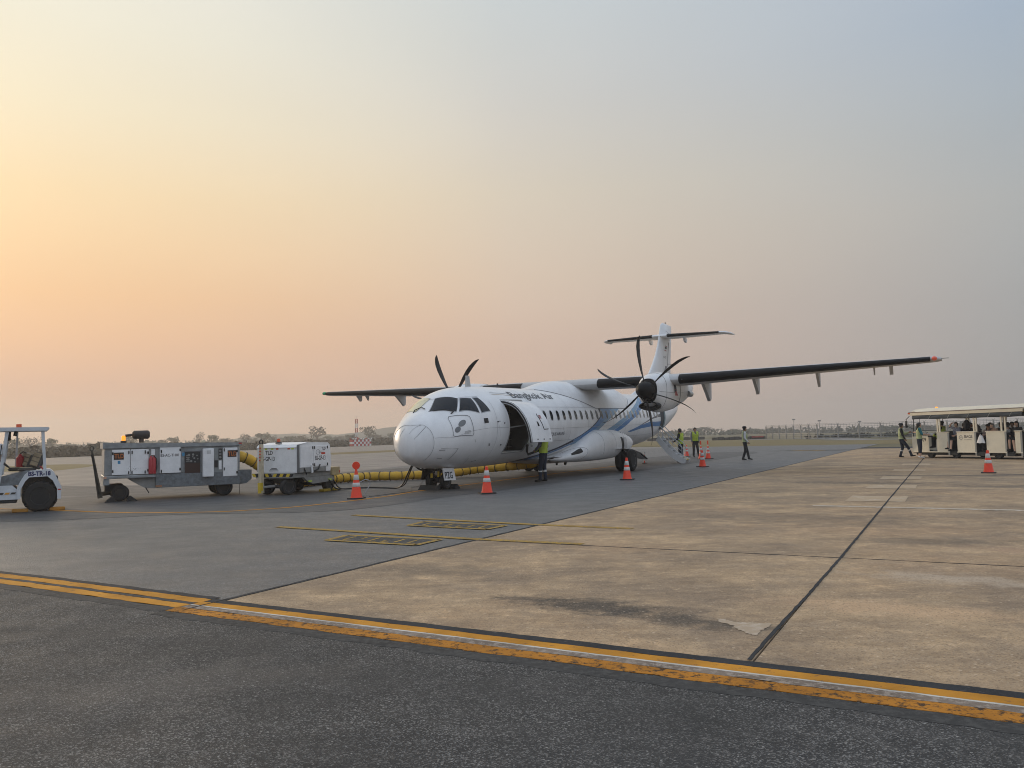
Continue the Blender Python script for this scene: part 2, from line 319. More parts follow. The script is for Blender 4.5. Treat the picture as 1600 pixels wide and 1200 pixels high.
E2 = Vector((.479, .878)); N2 = Vector((.878, -.479)); A0 = Vector((-2.78, 7.52))
def sheet(name, pts, z, mat, parent=None, kind='structure', thick=.0):
    mb = MB()
    if thick: mb.prism(pts, z - thick, z, 0, 'z')
    else: mb.add([(x, y, z) for x, y in pts], [tuple(range(len(pts)))])
    return tag(mb.build(name, mat, parent), kind=kind if not parent else None)
# double line path (far edge of the marking), extended both ways
LP = [Vector(p) for p in [(-40.0, 28.6), (-12.0, 12.95), (-6.16, 9.55), (-5.15, 8.98), (-2.78, 7.56), (-.54, 6.3), (1.39, 5.2), (2.74, 4.44), (12, -.8), (40, -16.8)]]
def offs(path, d, wob=0., rnd=None):
    out = []
    for i, p in enumerate(path):
        t = (path[min(i + 1, len(path) - 1)] - path[max(i - 1, 0)]).normalized(); n = Vector((t.y, -t.x))
        out.append(p + n * (d + (rnd.uniform(-wob, wob) if wob else 0)))
    return out
def dens(path, step):
    out = []
    for a, b in zip(path[:-1], path[1:]):
        k = max(1, int((b - a).length / step)); out += [a.lerp(b, j / k) for j in range(k)]
    return out + [path[-1]]
def band(name, path, d0, d1, z, mat, wob=.0, step=.12, label=None):
    rnd = random.Random(int(abs(d0) * 1000) + len(path)); p = dens(path, step)
    a = offs(p, d0, wob, rnd); b = offs(p, d1, wob, rnd); mb = MB()
    mb.add([(q.x, q.y, z) for q in a] + [(q.x, q.y, z) for q in b] + [(q.x, q.y, z - .003) for q in b], [(i + r_ * len(a), i + 1 + r_ * len(a), len(a) * (r_ + 1) + i + 1, len(a) * (r_ + 1) + i) for r_ in (0, 1) for i in range(len(a) - 1)])
    return tag(mb.build(name, mat), label, kind='structure')
sheet('ground', [(-1000, -60), (1000, -60), (1000, 1000), (-1000, 1000)], -.03, dirt_mat)
# taxiways and runway beyond the apron
sheet('taxiway', [(-160, -20), (-71, 111), (-31, 241), (-22, 241), (-16, 118), (2, 105), (19.4, 82), (28, 66), (-2.78, 7.56), (-40, 28.6)], -.016, taxi_mat)
sheet('apron_asphalt', [(-40, 28.5), (-12, 12.95), (-6.16, 9.55), (-2.78, 7.56), (34, 74.7), (19.4, 81.6), (8, 78), (0, 60), (-6, 45), (-9, 33), (-20, 27.5), (-36, 32)], -.008, asph_mid)
def smooth_poly(p, k=6):
    out = []; n = len(p)
    for i in range(n):
        a, b, c, d = [Vector(p[(i + j - 1) % n]) for j in range(4)]
        for s_ in range(k):
            t = s_ / k; out.append(.5 * ((2 * b) + (c - a) * t + (2 * a - 5 * b + 4 * c - d) * t * t + (3 * b - a - 3 * c + d) * t ** 3))
    return [(q.x, q.y) for q in out]
sheet('asphalt_strip', smooth_poly([(-22, 16.0), (-10.4, 16.2), (-7.1, 16.95), (-4.2, 16.8), (-2.9, 17.9), (-1.7, 20.2), (.1, 23.0), (4.6, 31), (11, 43), (17, 56), (13, 57), (6, 45), (-1, 33), (-6, 29), (-9.8, 26.5), (-13.3, 23.6), (-22, 21)]), -.0035, asph_strip)
sheet('taxiway_asphalt', [(q.x, q.y) for q in offs(LP, .45)] + [(60, -60), (-60, -60)], -.001, asph_fg)
sheet('asphalt_band', smooth_poly([(-26, 31.5), (-13.6, 24.3), (-9, 27.2), (-4.5, 33), (-2, 40), (-6, 41), (-10, 33), (-15, 29.5), (-24, 36)]), -.006, asph_strip)
# strips of dry grass between the pavements
grass_m = ground_mat('grass_strip', (.22, .175, .07), (.19, .14, .07), None, 10, .95, .2, .6, .6, streaks=(10, .1, .5, .7, (.20, .12, .06), (.13, .15, .05)))
sheet('grass_patch', smooth_poly([(-44, 62), (-40, 70), (-34.5, 66), (-32.3, 61.5), (-30.5, 56), (-29.5, 50), (-33, 52)]), -.010, grass_m)
sheet('grass_strip', [(-19.7, 87), (-23.5, 101), (-16, 116), (-4, 118), (-4, 106), (-12.8, 99)], -.010, grass_m)
sheet('grass_verge', [(2, 106), (15.3, 92.4), (19.4, 81.6), (34, 74.7), (60, 64), (120, 60), (120, 84), (60, 96), (41, 104), (46, 130), (36, 150), (4, 160)], -.012, grass_m)
sheet('perimeter_road', [(4, 162), (37, 151), (48, 128), (44, 106), (60, 98), (120, 86), (120, 92), (62, 104), (50, 109), (54, 130), (42, 158), (5, 172)], -.011, taxi_mat)
# ---------------- concrete apron: every slab an object, joints recessed
base = sheet('concrete_apron', [(A0.x, A0.y), (40, -16.9), (90, 44), (27.6, 63.2)], -.03 + .012, tar_m)
CN = [-6.02, -1.175] + [-1.175 + 4.88 * k for k in range(1, 10)]; CE = [9.85 + 4.9 * k for k in range(0, 12)]
def slabm(w, h):
    mb = MB(); g_, t_, b_ = .007, .02, .006
    x0, x1, y0, y1 = g_, w - g_, g_, h - g_
    mb.add([(x0, y0, -t_), (x1, y0, -t_), (x1, y1, -t_), (x0, y1, -t_), (x0, y0, -b_), (x1, y0, -b_), (x1, y1, -b_), (x0, y1, -b_), (x0 + b_, y0 + b_, 0), (x1 - b_, y0 + b_, 0), (x1 - b_, y1 - b_, 0), (x0 + b_, y1 - b_, 0)],
           [(0, 1, 5, 4), (1, 2, 6, 5), (2, 3, 7, 6), (3, 0, 4, 7), (4, 5, 9, 8), (5, 6, 10, 9), (6, 7, 11, 10), (7, 4, 8, 11), (8, 9, 10, 11)]); return mb
RZ = math.atan2(N2.y, N2.x)
def NE(n, e): return N2 * n + E2 * e
first = None
for i in range(len(CE) - 1):
    for j in range(len(CN) - 1):
        p = NE(CN[j], CE[i]); q = NE(CN[j] + 2.4, CE[i] + 2.4)
        if q.length > 4 and (q.x / max(q.y, .1) > 1.0 or q.y < 0): continue
        if first is None or j == 0:
            o = slabm(CN[j + 1] - CN[j], 4.9).build('slab', conc_mat, base)
            if j: first = o
        else: o = first.copy(); COL.objects.link(o)
        if j == 0 and i > 0: o.data = slab0
        if j == 0 and i == 0: slab0 = o.data
        o.location = (p.x, p.y, -.003 + random.uniform(-.0015, .0015)); o.rotation_euler = (0, 0, RZ)
for j in range(4):                       # first row is cut off by the slanting marking
    def cutpt(n):
        # intersection of column line with the far edge of the marking
        for a, b in zip(LP[:-1], LP[1:]):
            na, nb = a.dot(N2), b.dot(N2)
            if na <= n <= nb: return a.lerp(b, (n - na) / (nb - na))
    a = cutpt(CN[j] + .007); b = cutpt(CN[j + 1] - .007); c = NE(CN[j + 1] - .007, CE[0] - .007); d = NE(CN[j] + .007, CE[0] - .007)
    mb = MB().prism([(a.x, a.y), (b.x, b.y), (c.x, c.y), (d.x, d.y)], -.02, -.003, 0, 'z'); mb.build('slab', conc_mat, base)
def ribbon(name, path, w, z, mat, wob=.01, step=.15):
    return band(name, path, -w / 2, w / 2, z, mat, wob, step)
ribbon('joint_sealant', [NE(-1.205, 5.28), NE(-1.18, 7.5), NE(-1.165, 10), NE(-1.17, 20), NE(-1.15, 42.5)], .028, .0032, tar_m, .005, .07)
ribbon('joint_sealant', [A0 + E2 * .05, A0 + E2 * 30 + N2 * .02, A0 + E2 * 63], .05, .001, tar_m, .012, .1)
ribbon('joint_sealant', [NE(3.76, 4.4), NE(3.76, 55)], .02, .0005, tar_m, .006, .2)
ribbon('joint_sealant', [NE(-6, 9.85), NE(8, 9.85)], .018, .0005, tar_m, .007, .15)
# ---------------- double edge marking
LR = [Vector((-2.86, 7.61))] + LP[5:]; LL = LP[:4] + [Vector((-2.86, 7.61))]
for nm, pth, a, b, mt, wb in [('tar_edge', LR, -.02, .095, tar_m, .008), ('painted_line', LR, .095, .225, orange_p, .005), ('painted_line', LR, .225, .25, white_k, .003), ('painted_line', LR, .25, .352, brown_m, .006), ('painted_line', LR, .352, .51, orange_w, .012), ('tar_edge', LR, .51, .67, tar_g, .02),
                              ('tar_edge', LL, -.10, .0, tar_m, .012), ('painted_line', LL, .0, .155, orange_p, .008), ('tar_edge', LL, .155, .23, tar_g, .01), ('painted_line', LL, .23, .385, orange_p, .01), ('tar_edge', LL, .385, .56, tar_g, .02)]:
    band(nm, pth, a, b, .001 if b > .53 else .003, mt, wb)
ribbon('joint_sealant', [A0 + N2 * .0 + E2 * .1, Vector((-2.95, 7.15))], .018, .005, tar_m, .005, .05)
# lead-in line curving to the nose wheel, stop lines with boxes, pale dashes along the joint
def spl(pts, k=10):
    P = [Vector(p) for p in pts]; P = [2 * P[0] - P[1]] + P + [2 * P[-1] - P[-2]]; out = []
    for i in range(1, len(P) - 2):
        a, b, c, d = P[i - 1:i + 3]
        for s_ in range(k):
            t = s_ / k; out.append(.5 * ((2 * b) + (c - a) * t + (2 * a - 5 * b + 4 * c - d) * t * t + (3 * b - a - 3 * c + d) * t ** 3))
    return out + [P[-2]]
ribbon('painted_line', spl([(-24, 26.5), (-16, 21.4), (-10.9, 18.88), (-8.48, 17.65), (-6.6, 17.35), (-5.6, 17.7), (-4.75, 18.42), (-3.37, 20.73), (-2.37, 23.4), (1.5, 31), (5.4, 38.5)]), .11, .0015, orange_p, .004, .2)
ribbon('painted_line', [(Vector((-3.18, 15.84))), Vector((.38, 13.34)), Vector((1.82, 12.49))], .155, .002, yellow_l, .008, .1)
ribbon('painted_line', [(Vector((-4.11, 13.98))), Vector((-.52, 11.62)), Vector((.9, 10.86))], .15, .002, yellow_l, .008, .1)
dark_box = worn('marking_black', (.06, .06, .058), (.12, .12, .115), .45, 20)
for pts in ([(-1.62, 14.26), (-.16, 13.34), (-.46, 12.85), (-1.82, 13.69)], [(-2.6, 12.51), (-1.09, 11.69), (-1.38, 11.16), (-2.8, 11.93)]):
    P = [Vector(p) for p in pts]; sheet('painted_box', pts, .001, dark_box)
    for a, b in zip(P, P[1:] + P[:1]): ribbon('painted_line', [a, b], .095, .0025, yellow_l, .006, .1)
    u_ = P[1] - P[0]; v_ = P[3] - P[0]
    for k, (h0, h1) in enumerate([(.2, .8), (.2, .5), (.2, .8), (.5, .8), (.2, .8), (.2, .8)]):     # worn remains of characters
        t = .14 + k * .135
        ribbon('painted_line', [P[0] + u_ * t + v_ * h0, P[0] + u_ * t + v_ * h1], .045, .0028, yellow_l, .006, .05)
        if k in (0, 2, 3, 5): ribbon('painted_line', [P[0] + u_ * t + v_ * h1, P[0] + u_ * (t + .08) + v_ * h1], .045, .0028, yellow_l, .006, .05)
ribbon('painted_line', [Vector((5.75, 15.54)), Vector((8.69, 13.76)), Vector((20, 6.9))], .22, .002, white_l, .012, .15)
for (n, e, w, h) in [(-1.95, 17.6, 1.1, 1.4), (-1.9, 21.4, 1.1, 1.4), (-1.85, 25.3, 1.05, 1.4), (-1.8, 29.9, 1.0, 1.4), (-1.75, 34.7, 1.0, 1.5)]:
    sheet('painted_dash', [tuple(NE(n, e)), tuple(NE(n + w, e)), tuple(NE(n + w, e + h)), tuple(NE(n, e + h))], .002, pale_l)
_rp = []; _r = random.Random(12); _q = [(1.56, 6.39), (1.62, 6.34), (1.68, 6.24), (1.80, 6.22), (1.93, 6.18), (1.86, 6.06), (1.79, 5.97), (1.74, 5.86), (1.71, 5.81), (1.67, 5.88), (1.655, 5.96), (1.62, 6.02), (1.63, 6.14), (1.55, 6.27)]
for _a, _b in zip(_q, _q[1:] + _q[:1]):
    for _k in range(5): _t = _k / 5; _rp.append((_a[0] + (_b[0] - _a[0]) * _t + _r.uniform(-.016, .016), _a[1] + (_b[1] - _a[1]) * _t + _r.uniform(-.016, .016)))
sheet('repair_patch', _rp, .0002, worn('repair', (.54, .44, .335), (.44, .34, .24), .5, 11))
sheet('painted_patch', [(18.0, 57.8), (20.2, 58.6), (24.5, 56.6), (22.4, 55.4)], -.002, asph_fg)
for pts in ([(19.8, 57.6), (20.7, 58.2), (21.9, 57.3), (21.0, 56.9)], [(20.9, 57.1), (22.1, 57.3), (22.0, 56.3), (21.2, 56.2)]): sheet('painted_patch', pts, .003, yellow_l)

# ------------------------------------------------------------------ distance: hills, woods, scrub, trees, fences, masts
leaf_far = M('foliage_far', (.075, .085, .05), .9, var=.3, scale=.6)
leaf_dry = M('foliage_dry', (.105, .09, .06), .9, var=.35, scale=.5)
leaf_g = M('foliage_green', (.065, .085, .04), .9, var=.35, scale=1.2)
bark = M('bark', (.09, .07, .055), .9)
def hill_fn(u, v):
    x = -1000 + 2000 * u; y = 780 + 160 * v
    prof = 3 + 14 * math.exp(-((x + 60) / 170) ** 2) + 16 * math.exp(-((x + 260) / 90) ** 2) * .25 + 2 * math.sin(x * .011 + 1) + 2.2 * math.sin(x * .043)
    w = math.sin(math.pi * min(1, v * 1.0)) ** .8
    return (x, y, -.5 + max(0.0, prof * (1 - .75 / (1 + math.exp(-(x - 60) / 40)))) * w + .5 * math.sin(x * .21) * w)
tag(MB().grid(hill_fn, [i / 160 for i in range(161)], [i / 10 for i in range(11)]).build('hills', M('hill_wood', (.07, .08, .055), .95, var=.35, scale=.05), None, True), 'low wooded hills fading into the haze', kind='structure')
def leaves(mb, c, r, n, size, rnd, mi=0, flat=1.):
    for _ in range(n):
        while True:
            p = Vector((rnd.uniform(-1, 1), rnd.uniform(-1, 1), rnd.uniform(-1, 1)))
            if p.length < 1: break
        p = p.normalized() * p.length ** .4
        q = Vector((c[0] + p.x * r, c[1] + p.y * r, c[2] + p.z * r * flat)); a = Vector((rnd.uniform(-1, 1), rnd.uniform(-1, 1), rnd.uniform(-1, 1))).normalized(); b = a.orthogonal().normalized(); s_ = size * rnd.uniform(.5, 1.3)
        mb.add([q + a * s_, q + b * s_ * .6, q - a * s_, q - b * s_ * .6], [(0, 1, 2, 3)], mi)
def belt(name, label, fn, n, hfun, mat, seed, size=.35):
    rnd = random.Random(seed); mb = MB()
    for _ in range(n):
        x, y = fn(rnd.random(), rnd.random()); h = hfun(x, y, rnd); r = h * rnd.uniform(.45, .8)
        leaves(mb, (x, y, h * .5), r, 26, size * rnd.uniform(.6, 1.2) * (h ** .5), rnd, 0, .8)
    return tag(mb.build(name, mat), label, kind='stuff')
def lf(u, v):   # scrub bank on the left beyond the runway
    t = u; a = Vector((-71, 112)); b = Vector((-28, 250)); p = a.lerp(b, t * 1.6 - .45); return p.x - v * 16 - 1, p.y + v * 22
belt('scrub', 'dense dry scrub bank along the far side of the runway', lf, 1500, lambda x, y, r: r.uniform(.8, 1.75), leaf_dry, 3, .42)
def lf2(u, v): return -40 + u * 45 - v * 10, 236 + v * 60 - u * 12
belt('scrub', 'far dry scrub behind the nose of the airliner', lf2, 420, lambda x, y, r: r.uniform(1.0, 2.0), leaf_dry, 5, .5)
belt('far_wood', 'hazy belt of far woodland beyond the airfield fence', lambda u, v: (30 + u * 420, 380 + v * 90 - u * 120), 520, lambda x, y, r: r.uniform(1.2, 2.9), leaf_far, 8, .6)
belt('far_wood', 'hazy belt of far woodland behind the left hand trees', lambda u, v: (-420 + u * 430, 430 + v * 90), 520, lambda x, y, r: r.uniform(1.9, 4.0), leaf_far, 9, .7)
# trees one can tell apart
def make_tree(seed, kind):
    rnd = random.Random(seed); root = thing('tree', 'x', 'tree'); tr = MB(); cr = MB()
    tr.tube([(0, 0, -.1), (.02, .01, .35), (-.02, .0, .6)], [.05, .035, .02], 6)
    for k in range(7):
        a = k * 2.4 + rnd.random(); h = rnd.uniform(.22, .5); e = Vector((math.cos(a) * rnd.uniform(.18, .36), math.sin(a) * rnd.uniform(.18, .36), rnd.uniform(.5, .9)))
        tr.tube([(0, 0, h), (e.x * .5, e.y * .5, (h + e.z) / 2 + .03), e], [.02, .013, .004], 5)
        leaves(cr, e, rnd.uniform(.13, .22), 70 if kind else 34, .045, rnd, 0, .8)
    leaves(cr, (0, 0, .66), .3, 170 if kind else 60, .05, rnd, 0, .85)
    tr.build('trunk', bark, root); cr.build('crown', leaf_g if kind else leaf_dry, root); return root
protos = [make_tree(40 + i, i % 3 != 1) for i in range(5)]; used = set()
TL = [(-93.8,150.0,3.0,2.2),(-90.6,150.0,3.2,2.9),(-89.5,155.0,3.1,1.7),(-90.7,190.0,3.5,2.7),(-83.1,190.0,2.6,2.1),(-84.8,200.0,3.1,2.2),(-78.4,200.0,4.0,1.9),(-75.0,200.0,3.5,2.1),(-75.6,210.0,2.7,2.0),(-72.2,215.0,3.6,2.6),(-67.0,215.0,3.7,3.3),(-64.3,215.0,3.1,1.7),(-62.8,225.0,3.0,2.7),(-59.7,225.0,3.0,2.2),(-55.2,225.0,5.2,4.5),(-53.1,230.0,2.8,1.8),(-51.1,235.0,2.6,2.1),(-47.7,235.0,3.1,3.0),(-43.5,240.0,5.1,3.3),(-40.3,240.0,2.9,2.3),(-37.0,245.0,3.2,2.4),(-34.7,245.0,2.6,2.0),
      (71.6,300.0,3.3,4.5),(68.0,300.0,2.9,4),(89.1,320.0,2.5,4.5),(96.8,320.0,2.3,5),(75.6,300.0,2.7,5)]
TLAB = ['leftmost dry tree, seen through the front of the tractor cab frame', 'rounded dry tree seen between the tractor seats and its rear post', 'small tree just right of the tractor rear post', 'low tree just left of the amber beacon on the cooling cart', 'low tree just right of the silencer on the cooling cart roof', 'second low tree right of the silencer above the cooling cart', 'small pointed tree above the open door leaf of the cooling cart', 'round tree right of the pointed one above the cooling cart', 'low tree above the rear lamp of the cooling cart', 'round tree over the rear end of the cooling cart roof', 'broad round tree above the yellow tow bar of the power unit', 'narrow tree just left of the orange beacon of the power unit', 'low tree right behind the orange beacon of the power unit', 'small tree between the power unit beacon and the tallest tree', 'tall broad crowned tree rising behind the white power unit', 'small tree close on the right of the tallest tree', 'low tree halfway between the tallest tree and the lattice mast', 'wide low tree just left of the lattice mast', 'tall loose crowned tree just right of the lattice mast', 'low tree right of the chequered hut', 'small tree nearest the nose of the airliner but one', 'small tree almost touching the nose of the airliner',
        'broad hazy tree right of the man by the pole cones', 'hazy tree behind the head of the man by the pole cones', 'hazy low tree left of the man in white sleeves', 'hazy low tree right of the man in white sleeves', 'hazy tree furthest right of the clump by the airliner tail']
for i, (x, y, z, w) in enumerate(TL):
    k = 1.7; P = Vector((x * k, y * k)); h = (EYE + (z - EYE) * k) * 1.1; wd = w * k * 1.1; pr = i % 5
    lb = TLAB[i]
    gp = 'trees right of the tail' if x > 0 else ('trees beyond the runway scrub' if i > 8 else 'trees behind the tractor')
    sx = wd / .75
    if pr not in used: used.add(pr); o = protos[pr]; o.location = (P.x, P.y, -.05); o.rotation_euler = (0, 0, i); o.scale = (sx, sx, h / .95)
    else: o = copy_tree(protos[pr], (P.x, P.y, -.05), i * 1.3, None, (sx, sx, h / .95))
    o['label'] = lb; o['group'] = gp
galv = M('galvanised', (.28, .28, .275), .5, .3, .15, 6); conc_post = M('concrete_post', (.30, .29, .27), .85, var=.2)
wire_m = M('wire', (.2, .2, .2), .6)
def fence(name, label, path, h, step, rails, arm=True, net=False, pw_=.06):
    root = thing(name, label, 'fence', (path[0][0], path[0][1], 0)); o0 = Vector((path[0][0], path[0][1], 0)); P = dens([Vector(p) for p in path], step); pm = None
    for p in P:
        if pm is None:
            mb = MB().box(-pw_, pw_, -pw_, pw_, -.1, h)
            if arm: mb.tube([(0, 0, h), (.2, 0, h + .3)], .03, 4).tube([(0, 0, h), (-.2, 0, h + .3)], .03, 4)
            o = mb.build('fence_post', conc_post, root); pm = o
        else: o = pm.copy(); COL.objects.link(o)
        o.location = Vector((p.x, p.y, 0)) - o0
    q = [Vector((p.x, p.y, 0)) - o0 for p in P]
    for z, r in rails: MB().tube([v + Vector((0, 0, z)) for v in q], r, 4).build('rail' if r > .02 else 'wire', galv if r > .02 else wire_m, root)
    if net:
        mb = MB(); st = dens([v.to_2d() for v in q], .42)
        for a in st: mb.box(a.x - .011, a.x + .011, a.y - .011, a.y + .011, .95, h + (.22 if int(a.x * 7) % 2 else .05))
        tag(mb.build('netting', wire_m, root), kind='stuff')
    return root
fence('airfield_fence', 'grey post and rail airfield fence with wire netting beyond the grass', [(47.3, 149.7), (48.6, 128), (60.3, 124), (92, 112), (130, 98)], 2.2, 3.05, [(.15, .06), (.5, .06), (.92, .06), (2.2, .035), (1.3, .015), (1.6, .015), (1.9, .015), (2.4, .015)], True, True, .085)
belt('hedge', 'low dark weeds and rubble along the foot of the airfield fence', lambda u, v: (48.5 + u * 85 + v * 3, 134 - u * 33 + v * 6), 330, lambda x, y, r: r.uniform(.35, .75), M('weed_dark', (.05, .05, .032), .9, var=.4, scale=.6), 11, .4)
fence('perimeter_fence', 'pale perimeter fence of thin posts above the scrub on the left', [(-118, 150), (-84, 205), (-52, 262), (-20, 300)], 2.4, 3.6, [(2.2, .015), (1.9, .015), (2.5, .015)], True)
red_m = M('red_paint', (.45, .035, .03), .6, var=.2); white_m = M('white_board', (.7, .7, .68), .6, var=.12)
# lattice mast
k = 1.0; root = thing('lattice_mast', 'slim red and white lattice mast rising behind the airfield trees', 'mast', (-41.5, 212, 0))
for j in range(6):
    mb = MB(); z0, z1 = j * 1.2, (j + 1) * 1.2; w = .28
    for a, b in ((-1, -1), (1, -1), (1, 1), (-1, 1)): mb.tube([(a * w, b * w, z0), (a * w, b * w, z1)], .05, 4)
    for k2 in range(2):
        z = z0 + k2 * .6
        for (a, b), (c, d) in (((-1, -1), (1, -1)), ((1, -1), (1, 1)), ((1, 1), (-1, 1)), ((-1, 1), (-1, -1))): mb.tube([(a * w, b * w, z), (c * w, d * w, z + .6)], .035, 4); mb.tube([(a * w, b * w, z), (c * w, d * w, z)], .035, 4)
    mb.build('lattice_section', red_m if j % 2 else white_m, root)
MB().tube([(.1, 0, 7.2), (.1, 0, 8.0)], .03, 5).build('aerial', wire_m, root)
# chequered hut + lamp row
root = thing('checkered_hut', 'red and white chequered equipment hut with white lamp heads beside the runway', 'hut', (-38.8, 193, 0), math.atan2(4, 4.7))
mb = MB(); S = .52
for a in range(10):
    for b in range(3): mb.box(a * S, (a + 1) * S, 0 if b < 3 else 0, 1.4, .12 + b * S, .12 + (b + 1) * S, (a + b) % 2)
mb.build('chequer_panels', [red_m, white_m], root)
for a in range(9): MB().ell((-.4 + a * .72, .2, 1.9), (.2, .2, .16), 8, 6).tube([(-.4 + a * .72, .2, 1.68), (-.4 + a * .72, .2, 1.8)], .04, 5).build('lamp_head', white_m if a % 3 else red_m, root)
for i, (x, y, z) in enumerate([(66.7, 190, 3.93), (72.75, 190, 3.48), (82.3, 190, 3.1)]):
    k = 1.4; z = EYE + (z - EYE) * k
    r_ = thing('floodlight_mast', ['tallest of three thin floodlight masts behind the airfield fence, nearest the tail', 'middle thin floodlight mast behind the airfield fence', 'thin floodlight mast behind the fence nearest the passenger tram'][i], 'floodlight', (x * k, y * k, 0), 0, 'floodlight masts')
    MB().tube([(0, 0, 0), (0, 0, z)], [.13, .07], 6).build('pole', galv, r_); MB().box(-.5, .5, -.12, .12, z - .1, z + .3).build('lamp_head', wire_m, r_)
# low dark walls at the far grass edge
dkw = M('dark_wall', (.06, .055, .05), .9, var=.3); 
for i, (a, b, lb) in enumerate([((27, 160), (40, 167), 'low dark wall beyond the grass behind the airstair'), ((35.5, 142), (47, 149), 'low dark wall with red markers at the corner of the airfield fence')]):
    r_ = thing('low_wall', lb, 'wall', (a[0], a[1], 0), math.atan2(b[1] - a[1], b[0] - a[0])); Lw = math.hypot(b[0] - a[0], b[1] - a[1]); mb = MB(); n_ = int(Lw / 1.3)
    for k in range(n_): mb.bbox(k * Lw / n_, (k + 1) * Lw / n_ - .06, 0, .5, 0, .5 + .08 * math.sin(k * 2.1), .05)
    mb.build('wall_block', dkw, r_)
    if i: MB().box(Lw * .72, Lw * .95, -.06, -.01, .3, .5).build('red_marker', red_m, r_)

# ------------------------------------------------------------------ the airliner (local: X port, Y aft, Z up)
YAW = 0.4676
AP = thing('airliner', 'white twin propeller airliner with open cargo door and blue swoosh stripes', 'airplane', (-2.9815, 21.763, 0), -YAW)
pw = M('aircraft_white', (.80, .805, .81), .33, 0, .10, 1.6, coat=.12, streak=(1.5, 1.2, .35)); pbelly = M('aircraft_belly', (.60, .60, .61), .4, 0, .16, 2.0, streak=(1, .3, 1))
black_r = M('black_rubber', (.018, .018, .02), .55, var=.2, scale=6); dark_gl = M('cockpit_glass', (.006, .009, .014), .07, 0, 0, spec=.25); seam = M('seam', (.20, .205, .215), .6, var=0)
seam_l = M('seam_light', (.36, .37, .39), .5, var=0); boot = M('deice_boot', (.008, .008, .009), .55, var=.25, scale=4, spec=.2); met = M('bare_metal', (.48, .49, .50), .35, .7, .15, 5)
shade_gl = M('sunshade_glass', (.62, .58, .38), .12, 0, .06, coat=.3); navy = M('livery_navy', (.006, .012, .035), .5, var=.08); blue = M('livery_blue', (.04, .18, .42), .3, var=.08)
pale = M('livery_pale', (.15, .30, .46), .32, var=.08); ink = M('lettering_navy', (.03, .04, .06), .4, var=0); greyc = M('grey_disc', (.17, .18, .19), .45, var=.05); tyre_m = M('tyre', (.02, .02, .021), .8, var=.3, scale=8, bump=.2)
gearm = M('gear_dark', (.05, .05, .055), .5, .3, .3, 8); tan_m = M('window_blind', (.50, .46, .39), .5, var=.1); hub_w = M('wheel_hub', (.55, .55, .54), .45, .2, .15); yelr = M('yellow_tag', (.6, .42, .03), .5)
ST = np.array([[.13,1.30,1.20,.03],[.16,1.50,1.02,.22],[.25,1.70,.90,.40],[.42,1.93,.79,.61],[.70,2.13,.70,.84],[1.0,2.28,.635,1.01],[1.35,2.52,.605,1.13],[1.7,2.74,.575,1.21],[2.1,2.89,.555,1.28],[2.6,2.99,.545,1.33],[3.2,3.04,.54,1.36],[4.0,3.075,.55,1.38],[6.0,3.12,.59,1.385],[12.,3.24,.70,1.385],[17.,3.34,.80,1.385],[19.,3.38,.93,1.36],[21.,3.40,1.22,1.25],[23.,3.40,1.62,1.02],[25.,3.38,2.07,.70],[26.6,3.30,2.48,.40],[27.5,3.15,2.72,.15]])
PY = np.linspace(.13, 27.5, 1500); PC = [pchip(PY, ST[:, 0], ST[:, k]) for k in (1, 2, 3)]
def surf(y, th, off=0.):
    zt, zb, w = [float(np.interp(y, PY, c)) for c in PC]; zm = (zt + zb) / 2; s_, c_ = math.sin(th), math.cos(th)
    x = w * s_; z = zm + (zt - zm) * c_ if c_ > 0 else zm - (zm - zb) * abs(c_) ** .92
    if off:
        nx, nz = s_ / max(w, .05), c_ / max((zt - zb) / 2, .05); l = math.hypot(nx, nz); x += off * nx / l; z += off * nz / l
    return Vector((x, y, z))
def th_of(y, z):
    zt, zb, w = [float(np.interp(y, PY, c)) for c in PC]; zm = (zt + zb) / 2; q = (z - zm) / ((zt - zb) / 2)
    if q >= 0: return math.acos(min(1, q))
    return math.pi / 2 + (math.pi / 2 - math.acos(min(1, (-q) ** (1 / .92))))
DY0, DY1, DT0, DT1 = 3.66, 5.12, .885, 2.27
ys = sorted(set([.13, .14, .16, .19, .22, .25, .3, .36, .42, .5, .6, .7, .85, 1.0, 1.17, 1.35, 1.52, 1.7, 1.9, 2.1, 2.35, 2.6, 2.9, 3.2, 3.43, DY0, 4.0, 4.4, 4.76, DY1, 5.5] + [6 + .75 * k for k in range(29)] + [27.2, 27.4, 27.5]))
ths = sorted(set([DT0, DT1] + [DT0 + (DT1 - DT0) * k / 14 for k in range(1, 14)] + [-math.pi + .12 * k for k in range(0, 53) if not (DT0 - .05 < -math.pi + .12 * k < DT1 + .05)]))
mb = MB(); n = len(ths)
mb.v = [tuple(surf(y, t)) for y in ys for t in ths]
for i in range(len(ys) - 1):
    for j in range(n):
        t0, t1 = ths[j], ths[(j + 1) % n]
        if DY0 - 1e-6 <= ys[i] and ys[i + 1] <= DY1 + 1e-6 and j < n - 1 and DT0 - 1e-6 <= t0 and t1 <= DT1 + 1e-6: continue
        mb.f.append((i * n + j, i * n + (j + 1) % n, (i + 1) * n + (j + 1) % n, (i + 1) * n + j)); mb.mi.append(0)
mb.f.append(tuple(range(n))); mb.mi.append(0); mb.f.append(tuple((len(ys) - 1) * n + k for k in reversed(range(n)))); mb.mi.append(0)
fus = mb.build('fuselage', pw, AP, True, 50)
def patch(name, mats, fn, nu, nv, parent, off=.004, close=False, smooth=True):
    return MB().grid(lambda u, v: tuple(surf(*fn(u, v), off)), [i / nu for i in range(nu + 1)], [j / nv for j in range(nv + 1)]).build(name, mats, parent, smooth)
